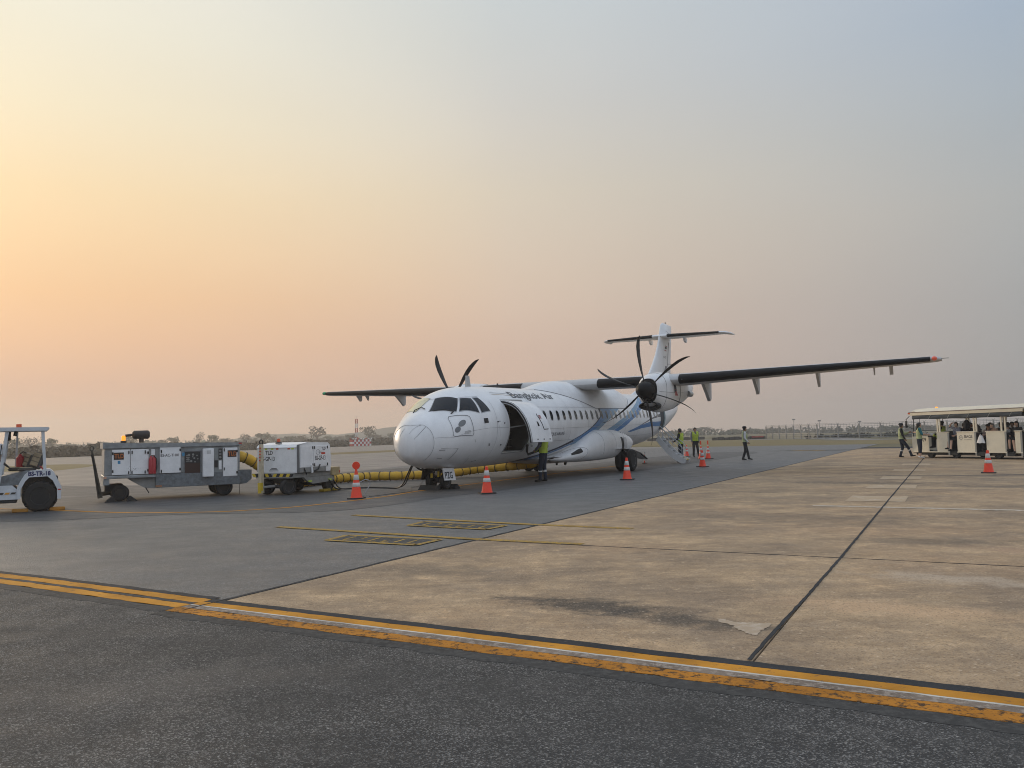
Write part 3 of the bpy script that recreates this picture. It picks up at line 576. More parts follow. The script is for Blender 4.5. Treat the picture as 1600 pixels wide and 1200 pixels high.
def quad(c, u, v):    # bilinear in (y, theta); c = tl, tr, br, bl
    a = [c[0][k] * (1 - u) + c[1][k] * u for k in (0, 1)]; b = [c[3][k] * (1 - u) + c[2][k] * u for k in (0, 1)]; return a[0] * (1 - v) + b[0] * v, a[1] * (1 - v) + b[1] * v
def grow(c, g):
    cy = sum(p[0] for p in c) / 4; ct = sum(p[1] for p in c) / 4; return [(p[0] + g * (1 if p[0] > cy else -1), p[1] + g * (1 if p[1] > ct else -1)) for p in c]
def line(name, pts, w, mat, parent, off=.005):
    """thin printed / recessed line following the skin, pts = (y, theta)"""
    P = []
    for a, b in zip(pts[:-1], pts[1:]):
        L_ = (surf(*a) - surf(*b)).length; k = max(1, int(L_ / .08)); P += [(a[0] + (b[0] - a[0]) * j / k, a[1] + (b[1] - a[1]) * j / k) for j in range(k)]
    P.append(pts[-1]); mb = MB(); A_ = []; B_ = []
    for i, p in enumerate(P):
        s0 = surf(*P[max(i - 1, 0)], off); s1 = surf(*P[min(i + 1, len(P) - 1)], off); c = surf(*p, off); d = (s1 - s0).normalized()
        zt, zb, hw = [float(np.interp(p[0], PY, q)) for q in PC]; nn = Vector((math.sin(p[1]) / hw, 0, math.cos(p[1]) / ((zt - zb) / 2))).normalized(); sd_ = d.cross(nn).normalized() * w / 2
        A_.append(c + sd_); B_.append(c - sd_)
    m_ = len(A_); mb.add(A_ + B_, [(i, i + 1, m_ + i + 1, m_ + i) for i in range(m_ - 1)]); return mb.build(name, mat, parent)
# cockpit panes
frame_m = M('pane_frame', (.35, .36, .37), .4, var=.05)
W2 = [(1.48, .08), (1.78, .57), (1.38, .85), (.93, .24)]; S3 = [(1.85, .61), (2.19, .74), (2.12, 1.17), (1.46, .89)]; S4 = [(2.29, .74), (2.50, .77), (2.69, 1.17), (2.24, 1.18)]
mir = lambda c: [(c[1][0], -c[1][1]), (c[0][0], -c[0][1]), (c[3][0], -c[3][1]), (c[2][0], -c[2][1])]
for nm, c, mt in [('windshield_pane', W2, dark_gl), ('side_pane', S3, dark_gl), ('side_pane', S4, dark_gl), ('windshield_pane', mir(W2), shade_gl), ('side_pane', mir(S3), dark_gl), ('side_pane', mir(S4), dark_gl)]:
    fr = patch('pane_frame', frame_m, lambda u, v: quad(grow(c, .022), u, v), 10, 10, AP, .003); fr.name = 'window_frame'
    p_ = patch(nm, mt, lambda u, v: quad(c, u, v), 10, 10, fr, .007)
    if mt is shade_gl: p_['label'] = 'pane with a pale yellow sunshade behind it'
for sgn, c in ((1, [(1.30, .80), (1.16, .55), (.98, .33)]), (-1, [(1.02, -.30), (1.1, -.12), (1.0, .05)])):
    MB().tube([surf(y, t, .03) for y, t in c], .012, 6).tube([surf(c[0][0] - .1, c[0][1] * 1.0, .01), surf(*c[0], .03)], .016, 6).build('wiper', black_r, AP)
line('seam_line', [(1.44, -.7), (1.46, -.3), (1.46, .05), (1.75, .55), (2.3, .70), (2.55, .72)], .012, seam_l, AP)
# radome, hatch and panel seams
line('radome_seam', [(.47, -2.9), (.47, -1.9), (.47, -1.2), (.40, -.6), (.33, 0), (.36, .3), (.44, .63), (.47, 1.0), (.48, 1.4), (.48, 1.8), (.46, 2.2), (.44, 2.6)], .014, seam, AP)
for a, b in (((.20, .15), (.42, .55)), ((.18, .9), (.45, .75)), ((.22, -.9), (.30, -.35))): line('lightning_strip', [a, b], .012, seam, AP)
line('seam_line', [(.5, 1.42), (1.0, 1.53), (1.9, 1.58), (3.6, 1.60)], .008, seam_l, AP)
HP = [(1.04, .87), (1.10, .83), (1.62, 1.13), (1.68, 1.18), (1.73, 1.62), (1.69, 1.68), (1.02, 1.52), (.97, 1.47), (1.04, .87)]
line('hatch_seam', HP, .022, seam, AP)
for (y, t, ry, rt_) in ((1.34, 1.235, .14, .085), (1.14, 1.34, .10, .088)):
    patch('grey_disc', greyc, lambda u, v: (y + ry * math.cos(u * 2 * math.pi) * max(v, .01), t + rt_ * math.sin(u * 2 * math.pi) * max(v, .01)), 24, 4, AP, .006)
for k in range(4): line('fine_print', [(1.36, 1.50 + .022 * k), (1.6, 1.53 + .022 * k)], .008, greyc, AP)
patch('observation_window', dark_gl, lambda u, v: quad([(2.24, 1.335), (2.45, 1.345), (2.45, 1.465), (2.24, 1.46)], u, v), 5, 5, AP, .006)
for pts in ([(.66, 1.86), (1.18, 1.92)], [(1.18, 1.92), (1.05, 2.35)], [(3.0, 1.45), (3.12, 1.45)], [(2.55, 1.95), (2.62, 1.95)], [(.62, 1.93), (.78, 1.93)], [(.68, 2.3), (.82, 2.28)], [(2.3, 2.5), (2.5, 2.46)]): line('seam_line', pts, .02 if len(pts) == 2 and abs(pts[0][0] - pts[1][0]) < .25 else .007, seam, AP)
for (y, t) in ((2.96, 1.46), (3.35, 1.5), (2.6, 1.98), (3.3, 2.0), (5.3, 2.1), (5.6, 2.12)): MB().ell(surf(y, t, .01), .022, 8, 6).build('rivet_port', black_r, AP)
for y in (2.92, 5.5, 8.5, 10.2, 13.0, 16.4, 18.9): line('frame_seam', [(y, .35 if y > 4 else .9), (y, 2.6)], .011, seam_l, AP)
st_m = M('stain_grey', (.60, .60, .59), .45, var=.15); rs = random.Random(21)
for k in range(26):
    y = rs.uniform(1.2, 19); t = rs.uniform(1.5, 2.35)
    if 3.4 < y < 5.5: continue
    line('stain_streak', [(y, t), (y + rs.uniform(.02, .10), t + rs.uniform(.06, .28))], rs.uniform(.012, .035), st_m, AP, .0022)
for z in (2.42, 1.25): line('frame_seam', [(5.4, th_of(5.4, z)), (12, th_of(12, z + .13)), (19.5, th_of(19.5, z + .28))], .010, seam_l, AP)
for z in (1.66,): line('frame_seam', [(5.2, 1.68), (12, 1.68), (20.0, 1.7)], .010, seam_l, AP)
# cargo opening: lining, floor, net and braces
lining = M('bay_lining', (.07, .068, .065), .8, var=.25, scale=6); net_m = M('bay_net', (.22, .20, .17), .8)
mb = MB().grid(lambda u, v: tuple(surf(DY0 + (DY1 - DY0) * u, DT0 + (DT1 - DT0) * v) - Vector((1.9 * (1 if .0 < u < 1 and 0 < v < 1 else 0), 0, 0))), [0, .001, .25, .5, .75, .999, 1], [0, .001] + [k / 10 for k in range(1, 10)] + [.999, 1])
mb.build('cargo_bay', lining, fus)
rim_pts = [(DY0, DT0 + (DT1 - DT0) * k / 16) for k in range(17)] + [(DY0 + (DY1 - DY0) * k / 6, DT1) for k in range(1, 7)] + [(DY1, DT1 - (DT1 - DT0) * k / 16) for k in range(1, 17)] + [(DY1 - (DY1 - DY0) * k / 6, DT0) for k in range(1, 7)]
MB().tube([surf(y, t, -.012) for y, t in rim_pts], .03, 6).build('door_surround', met, AP)
mb = MB()
for k in range(6): mb.tube([(.72, 3.85 + k * .2, 1.05), (.80, 3.85 + k * .2, 2.6)], .012, 4)
for k in range(7): mb.tube([(.74, 3.8, 1.15 + k * .22), (.74, 5.0, 1.15 + k * .22)], .012, 4)
tag(mb.build('cargo_net', net_m, fus), kind='stuff')
mb = MB()
for k in range(5): mb.bbox(.35, 1.06, 3.78 + k * .26, 3.98 + k * .26, .985, 1.03, .01)
mb.build('floor_roller', met, fus)
# open cargo door, hinged at the top
ARC = [(1.08, 2.60), (1.30, 2.565), (1.50, 2.49), (1.68, 2.36), (1.82, 2.20), (1.94, 2.02), (2.03, 1.82), (2.09, 1.60), (2.125, 1.42), (2.14, 1.28)]
nrm = []
for i in range(len(ARC)):
    a, b = ARC[max(i - 1, 0)], ARC[min(i + 1, len(ARC) - 1)]; d = Vector((b[0] - a[0], b[1] - a[1])).normalized(); nrm.append(Vector((-d.y, d.x)))
inn = [(p[0] - q.x * .10, p[1] - q.y * .10) for p, q in zip(ARC, nrm)]
def arcp(s_, o=0.):
    f = s_ * (len(ARC) - 1); i = min(int(f), len(ARC) - 2); t = f - i; a, b = Vector(ARC[i]), Vector(ARC[i + 1]); p = a.lerp(b, t) + nrm[i].lerp(nrm[i + 1], t) * o; return p
door = MB().grid(lambda u, v: (arcp(v)[0], DY0 + .02 + (DY1 - DY0) * u, arcp(v)[1]), [0, .02, .5, .98, 1], [k / 30 for k in range(31)]).build('cargo_door', pw, AP, True)
MB().grid(lambda u, v: (arcp(v, -.10 - .0 * u)[0], DY0 + .05 + (DY1 - DY0 - .06) * u, arcp(v, -.10)[1]), [0, .5, 1], [k / 20 for k in range(21)]).build('inner_skin', lining, door, True)
for yy in (DY0 + .02, DY1 + .02 - .0): MB().grid(lambda u, v: (arcp(v, -.004 - .10 * u)[0], yy + (.001 if yy < 4 else -.001), arcp(v, -.004 - .10 * u)[1]), [0, .15, .85, 1], [k / 24 for k in range(25)]).build('door_edge', met, door)
mb = MB(); MB().tube([(arcp(v / 20, -.05)[0], DY0 - .005, arcp(v / 20, -.05)[1]) for v in range(21)], .026, 6).build('door_seal', black_r, door)
MB().tube([(arcp(v / 20, -.02)[0], DY0 + .0, arcp(v / 20, -.02)[1]) for v in range(21)], .012, 5).build('door_lip', pw, door)
MB().grid(lambda u, v: (arcp(.615 + .075 * v, .005)[0], 4.28 + .12 * u, arcp(.615 + .075 * v, .005)[1]), [0, .5, 1], [0, .5, 1]).build('door_window', dark_gl, door)
for a, b in (((4.56, .50), (4.66, .74)), ((4.66, .74), (4.98, .735)), ((4.56, .50), (4.6, .47))):
    MB().tube([(arcp(a[1] + (b[1] - a[1]) * k / 6, .004)[0], a[0] + (b[0] - a[0]) * k / 6, arcp(a[1] + (b[1] - a[1]) * k / 6, .004)[1]) for k in range(7)], .014, 5).build('handle_seam', black_r, door)
MB().grid(lambda u, v: (arcp(.49 + .07 * v, .006)[0], 4.66 + .16 * u - .05 * v, arcp(.49 + .07 * v, .006)[1]), [0, .5, 1], [0, .5, 1]).build('red_sticker', M('sticker_red', (.35, .16, .17), .5), door)
for y in (4.05, 4.5, 4.95): MB().ell((arcp(.93, .01)[0], y, arcp(.93)[1]), .022, 6, 4).build('latch', black_r, door)
MB().tube([(.95, 3.9, 1.72), (1.5, 4.2, 1.80), (1.98, 4.72, 1.88)], .022, 6).build('door_strut', met, AP)
MB().tube([(1.62, 3.74, 2.3), (1.78, 3.75, 2.05), (1.90, 3.78, 1.85)], .028, 6).build('door_strut', net_m, AP)
MB().tube([surf(5.12, 2.05, .03), surf(5.2, 2.2, .10), surf(5.32, 2.28, .16), Vector((1.52, 5.42, 1.0)), Vector((1.72, 5.46, 1.16))], .042, 8).build('door_hose', black_r, AP)
# cabin windows, aft of the cargo door
def stripe_x(y): return y
for k in range(25):
    y = 6.33 + .545 * k; t = 1.342 + (.012 if k > 20 else 0)
    rr = lambda u, v, g=0.: (y + (.098 + g) * math.copysign(abs(math.cos(u * 2 * math.pi)) ** .75, math.cos(u * 2 * math.pi)) * max(v, .01), t + (.128 + g) * math.copysign(abs(math.sin(u * 2 * math.pi)) ** .75, math.sin(u * 2 * math.pi)) * max(v, .01))
    fr = patch('cabin_window', frame_m if k < 10 else tan_m, lambda u, v: rr(u, v, .022), 20, 2, AP, .0035)
    patch('pane', dark_gl if (k < 12 or k % 4 == 1) else M('pane_dim', (.12, .125, .13), .1, 0, 0, coat=.4), lambda u, v: rr(u, v), 20, 2, fr, .007)
    if k > 11 and k % 3: patch('blind', tan_m, lambda u, v: (rr(u, v)[0] * .999 + y * .001, t - .13 + (rr(u, v)[1] - t + .13) * .55), 20, 2, fr, .0085)
# livery
def interp(P, u):
    f = u * (len(P) - 1); i = min(int(f), len(P) - 2); t = f - i; return P[i][0] + (P[i + 1][0] - P[i][0]) * t, P[i][1] + (P[i + 1][1] - P[i][1]) * t
def stripe(mat, Lp, Rp, a=0., b=1., n=48, off=.0025):
    def f(u, v):
        p, q = interp(Lp, u), interp(Rp, u); k = a + (b - a) * v; return p[0] + (q[0] - p[0]) * k, p[1] + (q[1] - p[1]) * k
    return patch('livery_stripe', mat, f, n, 12, AP, off)
L1 = [(4.2, 2.95), (5.56, 2.80), (6.21, 2.64), (7.16, 2.45), (8.0, 2.27), (8.96, 2.06), (9.72, 1.90), (10.61, 1.70), (11.16, 1.56), (11.73, 1.37), (11.84, 1.08)]
R1 = [(4.6, 3.0), (6.75, 2.83), (7.64, 2.63), (8.29, 2.44), (9.04, 2.24), (10.39, 1.99), (11.13, 1.83), (11.99, 1.62), (12.96, 1.41), (14.4, 1.06)]
stripe(blue, L1, R1, .42, .80); stripe(navy, L1, R1, -.1, .36, off=.003); stripe(pale, [interp(L1, .45 + .55 * k / 12) for k in range(13)], [interp(R1, .45 + .55 * k / 12) for k in range(13)], .55, 1.0, off=.0032)
stripe(blue, [interp(L1, .5 + .5 * k / 12) for k in range(13)], [interp(R1, .5 + .5 * k / 12) for k in range(13)], .0, .55, off=.0035)
L2 = [(11.6, 1.93), (12.31, 1.79), (13.28, 1.63), (14.76, 1.38), (15.81, 1.14), (17.1, .86), (18.3, .55)]; R2 = [(13.5, 1.90), (14.03, 1.81), (15.24, 1.57), (16.43, 1.36), (17.14, 1.14), (17.9, .86), (19.4, .55)]
stripe(pale, L2, R2, 0, .52); stripe(blue, L2, R2, .55, 1.0)
stripe(blue, [(15.0, 1.90), (15.24, 1.87), (16.63, 1.71), (18.11, 1.63), (20.2, 1.70)], [(15.1, 1.91), (15.42, 1.92), (16.84, 1.82), (18.54, 1.80), (20.2, 1.90)])
stripe(M('livery_grey', (.08, .085, .10), .35, var=.05), [(16.7, 1.69), (18.2, 1.53), (19.5, 1.42), (20.2, 1.40)], [(16.8, 1.70), (18.3, 1.56), (19.5, 1.52), (20.2, 1.55)])
stripe(M('livery_grey', (.08, .085, .10)), [(5.2, 2.72), (6.4, 2.62), (7.6, 2.40), (8.3, 2.22)], [(5.2, 2.735), (6.4, 2.64), (7.6, 2.44), (8.3, 2.23)], n=30)
def on_skin(y0, z0, ky=1., kz=1., lean=0.):
    def f(x, yv):
        y = y0 + x * ky + yv * lean; t0 = th_of(y, z0 + .02 * (y - y0)); return surf(y, t0 - yv * kz / 1.36, .006)
    return f
text('airline_name', 'Bangkok Air', .50, ink, AP, None, on_skin(4.62, 2.70, 1.0, 1., .0), bold=.008, sx=1.36, cut=.08)
text('airline_motto', 'BOUTIQUE AIRLINE', .175, M('motto_grey', (.10, .10, .12), .4, var=0), AP, None, on_skin(6.30, 1.455, 1.0, 1.), bold=.0, sx=1.09, cut=.06)
for dz in (.0, .05): line('gold_band', [(3.5, th_of(3.5, 2.78 + dz)), (5.0, th_of(5.0, 2.78 + dz))], .016, seam if dz else M('gold', (.5, .36, .2), .5), AP)
# wing-fuselage fairing
fair = MB()
def ff(u, v):
    y = 7.3 + 9.6 * u; env = min(1, (u / .30)) ** .8 if u < .30 else min(1, (1 - u) / .22) ** .7; env = env * env * (3 - 2 * env) if u < .3 else env
    y_ = y; tmax = .25 + .88 * max(0., min(1, (u - .06) / .36)) ** .9 if u < .8 else .25 + .88 * max(0, min(1, (1 - u) / .2)) ** .6
    th = -tmax + 2 * tmax * v; e = abs(2 * v - 1)
    lift = env * (.36 * (1 - e ** 2.6) + .0) + .004
    p = surf(y_, th); c = Vector((0, y_, p.z)); return tuple(p + Vector((math.sin(th) * lift * .42, 0, lift * (.6 + .4 * math.cos(th)))))
fair.grid(ff, [i / 36 for i in range(37)], [j / 32 for j in range(33)]); fo = fair.build('wing_fairing', pw, AP, True)
MB().tube([Vector(ff(.04 + .9 * k / 50, 1.0)) for k in range(51)], .014, 5).build('fairing_seam', seam, AP)
# wings
def aero(c, tk, n=14):
    up_, lo = [], []
    for i in range(n + 1):
        x = .5 * (1 - math.cos(math.pi * i / n)); t = 5 * tk * (.2969 * math.sqrt(x) - .126 * x - .3516 * x * x + .2843 * x ** 3 - .1036 * x ** 4); cam_ = .05 * x * (1 - x)
        up_.append((x * c, (cam_ + t * 1.05) * c)); lo.append((x * c, (cam_ - t * .92) * c))
    return up_ + lo[::-1][1:-1], n
# (X, LE y, LE z, chord, thickness)
WS = [(0, 10.6, 3.40, 2.57, .18), (1.2, 10.6, 3.40, 2.57, .18), (3.4, 10.6, 3.40, 2.57, .18), (4.9, 10.62, 3.41, 2.57, .18), (7.0, 11.05, 3.50, 2.32, .17), (9.2, 11.5, 3.59, 2.06, .16), (11.4, 11.95, 3.68, 1.80, .14), (13.0, 12.28, 3.745, 1.60, .13), (13.2, 12.42, 3.755, 1.46, .12), (13.30, 12.65, 3.765, 1.2, .11), (13.35, 12.9, 3.77, .9, .10)]
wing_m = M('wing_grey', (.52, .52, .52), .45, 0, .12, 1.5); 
for sg in (1, -1):
    mb = MB(); pr = []
    for X, y, z, c, tk in WS:
        a, nn_ = aero(c, tk); pr.append([(sg * X, y + p[0], z + p[1]) for p in a])
    m_ = len(pr[0]); mb.v = [p for q in pr for p in q]
    for i in range(len(pr) - 1):
        for j in range(m_): mb.f.append((i * m_ + j, i * m_ + (j + 1) % m_, (i + 1) * m_ + (j + 1) % m_, (i + 1) * m_ + j)); mb.mi.append(0)
    mb.f.append(tuple((len(pr) - 1) * m_ + k for k in range(m_))); mb.mi.append(0)
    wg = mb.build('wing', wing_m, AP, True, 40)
    def wst(X):
        for a, b in zip(WS[:-1], WS[1:]):
            if a[0] <= X <= b[0]:
                t = (X - a[0]) / (b[0] - a[0]); return [a[k] + (b[k] - a[k]) * t for k in range(5)]
    def bootf(X0, X1, upf=.085, lof=.075):
        def f(u, v):
            X, y, z, c, tk = wst(X0 + (X1 - X0) * u); w = 2 * v - 1; x = (abs(w) ** 2) * (upf if w > 0 else lof)
            t = 5 * tk * (.2969 * math.sqrt(x) - .126 * x - .3516 * x * x); cm = .05 * x * (1 - x)
            return (sg * X, y + x * c - .016, z + (cm + (t * 1.05 + .005 if w > 0 else -t * .92 - .005)) * c)
        return MB().grid(f, [i / 16 for i in range(17)], [j / 16 for j in range(17)]).build('deice_boot', boot, wg, True)
    bootf(1.62, 3.42); bootf(4.78, 12.98)
    for X, dz, ln, w in ((5.25, .66, 1.25, .12), (7.1, .54, 1.05, .11), (9.3, .44, .85, .09), (11.2, .16, .3, .05), (11.75, .2, .35, .12)):
        X_, y, z, c, tk = wst(X); yb = y + c * .62
        MB().prism([(yb, z - .05), (yb + ln * .55, z - .12 - dz * .55), (yb + ln * .85, z - .16 - dz * .9), (yb + ln, z - .10 - dz * .85), (yb + ln * 1.05, z - .02)], sg * X - w / 2, sg * X + w / 2, 0, 'x').build('flap_fairing', wing_m, wg)
    X_, y, z, c, tk = wst(13.1)
    MB().ell((sg * 13.1, y + .02, z + .02), (.09, .16, .075), 12, 8).build('navigation_light', M('nav_red', (.55, .09, .05), .25, var=0, emit=.25) if sg > 0 else M('nav_green', (.03, .35, .15), .25, var=0), wg, True)
    MB().tube([(sg * 13.3, 13.7, 3.78), (sg * 13.36, 13.95, 3.79)], .012, 5).build('static_wick', black_r, wg)
    if sg > 0: MB().tube([(13.32, 12.8, 3.79), (13.55, 12.9, 3.80)], .010, 5).build('static_wick', black_r, wg)
# engines
def nacelle(sg):
    X0 = sg * 4.0; secs = [(9.42, 3.02, .33, .40), (9.6, 3.02, .42, .50), (9.95, 3.03, .49, .60), (10.5, 3.04, .53, .66), (11.4, 3.06, .54, .68), (12.2, 3.09, .53, .64), (13.0, 3.14, .49, .54), (13.9, 3.22, .40, .40), (14.9, 3.33, .24, .22), (15.4, 3.38, .08, .08)]
    def f(u, v):
        fz = u * (len(secs) - 1); i = min(int(fz), len(secs) - 2); t = fz - i; y, zc, w, h = [secs[i][k] + (secs[i + 1][k] - secs[i][k]) * t for k in range(4)]
        a = 2 * math.pi * v; cx, sz = math.cos(a), math.sin(a); e = .8
        lowb = .16 * max(0, -sz) * max(0, 1 - abs(y - 10.4) / 2.0)
        return (X0 + w * math.copysign(abs(cx) ** e, cx), y, zc + (h + lowb) * math.copysign(abs(sz) ** e, sz))
    na = MB().grid(f, [i / 36 for i in range(37)], [j / 40 for j in range(41)]).build('nacelle', pw, AP, True, 50)
    MB().grid(lambda u, v: (X0 + (.33 - .3 * u) * math.cos(2 * math.pi * v), 9.425 + .0 * u, 3.02 + (.40 - .36 * u) * math.sin(2 * math.pi * v)), [0, 1], [j / 24 for j in range(25)]).build('nacelle_front', black_r, na)
    # smile-shaped intake under the spinner
    def inn_(u, v):
        a = 2 * math.pi * v; w, h = .36, .15; r_ = [1.12, 1.0, .86, .80][int(round(u * 3))]; y = [9.66, 9.40, 9.38, 9.62][int(round(u * 3))]
        return (X0 + w * r_ * math.cos(a), y, 2.44 + h * r_ * math.sin(a) - .05 * math.cos(a) ** 2 * 0)
    MB().grid(inn_, [0, 1 / 3, 2 / 3, 1], [j / 28 for j in range(29)]).build('intake_lip', black_r, na, True)
    MB().add([(X0 + .30 * math.cos(2 * math.pi * j / 28), 9.6, 2.44 + .125 * math.sin(2 * math.pi * j / 28)) for j in range(28)], [tuple(range(28))]).build('intake_duct', black_r, na)
    for yy in (10.05, 11.75):   # cowl seams
        u = next(i / 200 for i in range(200) if f(i / 200, 0)[1] >= yy); MB().tube([f(u, v / 32) for v in range(33)], .012 if yy < 11 else .02, 4).build('cowl_seam', seam, na)
    for vv in ((0.0,) if sg > 0 else ()):
        MB().tube([f(u / 30 * .5 + .06, .985) for u in range(31)], .007, 4).build('cowl_seam', seam, na)
    if sg > 0:
        def cs(du, dv): p = Vector(f(.38 + du, .0 + dv)); return p + Vector((.006, 0, .0))
        MB().grid(lambda u, v: tuple(cs(-.01 + .035 * u + .02 * v, .10 * (1 - v) + .015 * math.sin(3 * u) - .02)), [i / 6 for i in range(7)], [j / 10 for j in range(11)]).build('tail_emblem', navy, na)
        MB().grid(lambda u, v: tuple(cs(.02 + .05 * u * (1 - v), -.035 + .05 * v)), [i / 4 for i in range(5)], [j / 4 for j in range(5)]).build('tail_emblem', M('emblem_red', (.45, .04, .05), .4), na)
    MB().lathe([(.12, 13.1), (.12, 13.6), (.09, 13.62), (.09, 13.2)], 14, 0, Matrix.Translation((X0 + sg * .46, 0, 3.0)), 'y').build('exhaust', met, na)
blade_m = M('blade', (.014, .014, .015), .5, var=.2, scale=5, spec=.25); spin_m = M('spinner', (.008, .008, .009), .55, var=.1, spec=.15); tipm = M('blade_edge', (.16, .12, .06), .5, .3)
def propeller(sg, th0):
    pr = bpy.data.objects.new('propeller', None); COL.objects.link(pr); pr.parent = AP; pr.location = (sg * 3.964, 9.2, 2.988)
    MB().lathe([(0., -.62), (.06, -.60), (.13, -.54), (.20, -.44), (.26, -.30), (.30, -.14), (.315, .02), (.31, .16), (.27, .2)], 28, 0, None, 'y').build('spinner', spin_m, pr, True, 60)
    R_ = [.24, .45, .7, 1.0, 1.3, 1.55, 1.75, 1.88, 1.965]; CH = [.12, .17, .24, .29, .30, .27, .21, .14, .05]; SW = [0, -.03, -.07, -.10, -.115, -.11, -.08, -.045, 0]; TW = [98, 95, 91, 87, 83, 80, 78, 76, 75]
    def bf(u, v):
        fz = u * (len(R_) - 1); i = min(int(fz), len(R_) - 2); t = fz - i; r, c, s_, tw = [A_[i] + (A_[i + 1] - A_[i]) * t for A_ in (R_, CH, SW, TW)]
        a = 2 * math.pi * v; x = c / 2 * math.cos(a); th = max(.008, .13 * c * (1.6 - r * .6)) * .5 * math.sin(a); tt = R(tw)
        px_ = x * math.sin(R(90) - tt) - th * math.sin(tt); py_ = x * math.sin(tt) + th * math.cos(tt)
        return (px_ + s_, py_, r)
    me = None
    for k in range(6):
        if me is None:
            b = MB().grid(bf, [i / 24 for i in range(25)], [j / 12 for j in range(13)]).build('blade', blade_m, pr, True); me = b
            e = MB().grid(lambda u, v: tuple(Vector(bf(.62 + .36 * u, .5 + .10 * (v - .5))) + Vector((-.004, -.004, 0))), [i / 10 for i in range(11)], [0, .5, 1]).build('blade_edge', tipm, b)
        else: b = me.copy(); COL.objects.link(b); b.parent = pr
        b.rotation_euler = (0, -(th0 + k * math.pi / 3), 0)
for sg in (1, -1): nacelle(sg)
propeller(1, .0672); propeller(-1, .375)
# sponsons and belly fairing
SPY = [6.6, 7.5, 8.3, 9.3, 10.0, 11, 12.2, 13.4, 14.1, 14.38, 14.45]; SPT = [.68, .70, .80, 1.13, 1.44, 1.66, 1.66, 1.55, 1.40, 1.22, 1.10]; SPX = [.95, 1.0, 1.20, 1.54, 1.76, 1.95, 1.97, 1.93, 1.82, 1.6, 1.45]; SPB = [.68, .60, .52, .47, .46, .47, .50, .62, .80, .95, 1.05]
SPA = np.linspace(6.6, 14.45, 400); SPC = [pchip(SPA, np.array(SPY), np.array(q)) for q in (SPT, SPX, SPB)]
def spf(u, v):
    y = 6.6 + 7.85 * u; zt, xw, zb = [float(np.interp(y, SPA, q)) for q in SPC]
    ang = R(130) - R(260) * v; zc = (zt + zb) / 2; rz_ = (zt - zb) / 2; rx = min(.6, (xw - .9))
    s_ = math.sin(ang); c_ = math.cos(ang)
    return (xw - rx + rx * math.copysign(abs(c_) ** .85, c_) - (.9 * max(0., v - .75) * 4 if v > .75 else 0) - (.4 * max(0., .18 - v) * 5 if v < .18 else 0), y, zc + rz_ * math.copysign(abs(s_) ** .9, s_))
for sg in (1, -1):
    mb = MB().grid(lambda u, v: (sg * spf(u, v)[0], spf(u, v)[1], spf(u, v)[2]), [i / 48 for i in range(49)], [j / 30 for j in range(31)])
    sp = mb.build('gear_sponson', pw, AP, True, 60)
    if sg > 0:
        def spp(u, v, o=.006): p = Vector(spf(u, v)); return (p.x + o, p.y, p.z)
        MB().grid(lambda a, b: spp(.262 + .075 * a, .415 + .12 * (b - .5) * (.55 + .45 * min(1, a * 1.6) * (1 - .25 * max(0, a - .75) * 4))), [i / 6 for i in range(7)], [j / 6 for j in range(7)]).build('air_inlet', black_r, sp)
        MB().tube([spp(.25 + .14 * math.sin(math.pi * k / 20) ** .9 - .02, .18 + .6 * k / 20, .0) for k in range(21)], .009, 4).build('panel_seam', seam_l, sp)
        for uu in (.5, .64, .78): MB().tube([spp(uu, .12 + .5 * k / 16, .0) for k in range(17)], .006, 4).build('panel_seam', seam_l, sp)
        MB().grid(lambda a, b: spp(.715 + .03 * a + .015 * b, .40 + .2 * b, .008), [0, .5, 1], [j / 6 for j in range(7)]).build('gear_opening', black_r, sp)
        MB().grid(lambda a, b: spp(.752 + .05 * a, .40 + .17 * b, .03), [0, .5, 1], [j / 6 for j in range(7)]).build('opening_flap', pbelly, sp)
        for k in range(5): MB().ell(spp(.80 + .022 * k, .28 + .015 * k, 0), .02, 6, 4).build('rivet_port', black_r, sp)
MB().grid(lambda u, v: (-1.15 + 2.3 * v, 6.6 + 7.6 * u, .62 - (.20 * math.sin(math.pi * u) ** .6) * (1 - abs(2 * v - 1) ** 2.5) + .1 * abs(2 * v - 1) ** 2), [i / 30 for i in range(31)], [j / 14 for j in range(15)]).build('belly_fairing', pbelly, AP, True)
MB().lathe([(0, 0), (.24, 0), (.24, .02), (0, .03)], 20, 0, Matrix.Translation((.98, 7.6, .66)) @ Matrix.Rotation(R(140), 4, 'Y') @ Matrix.Scale(.5, 4, (1, 0, 0)), 'z').build('belly_port', M('port_brown', (.06, .03, .02), .6), AP)
MB().ell((.3, 9.6, .40), .05, 8, 6).build('beacon_lamp', black_r, AP); MB().prism([(11.0, .44), (11.06, .30), (11.16, .30), (11.3, .46)], -.02, .02, 0, 'x').build('belly_aerial', black_r, AP)
# landing gear
def gear_wheel(c, r, w, nm='wheel'): return wheel(AP, nm, c, r, w, 'y', tyre_m, hub_w, rz=R(90))
for sx in (-.24, .24): gear_wheel((sx, 1.73, .225), .225, .16, 'nose_wheel')
mb = MB().tube([(0, 1.66, .75), (0, 1.70, .45), (0, 1.73, .22)], [.075, .06, .05], 12).tube([(-.26, 1.73, .225), (.26, 1.73, .225)], .045, 10).tube([(0, 2.35, .68), (0, 1.72, .42)], .04, 8).tube([(.07, 1.62, .62), (.07, 1.64, .42)], .035, 8).bbox(-.09, .09, 1.56, 1.68, .36, .52, .02)
mb.build('nose_gear_leg', gearm, AP, True, 40)
MB().tube([(.05, 1.58, .50), (.06, 1.52, .44)], .05, 10).build('taxi_lamp', hub_w, AP); MB().box(.1, .16, 1.52, 1.54, .36, .52).build('warning_tag', yelr, AP); MB().box(-.12, -.05, 1.5, 1.52, .34, .46).build('warning_tag', yelr, AP)
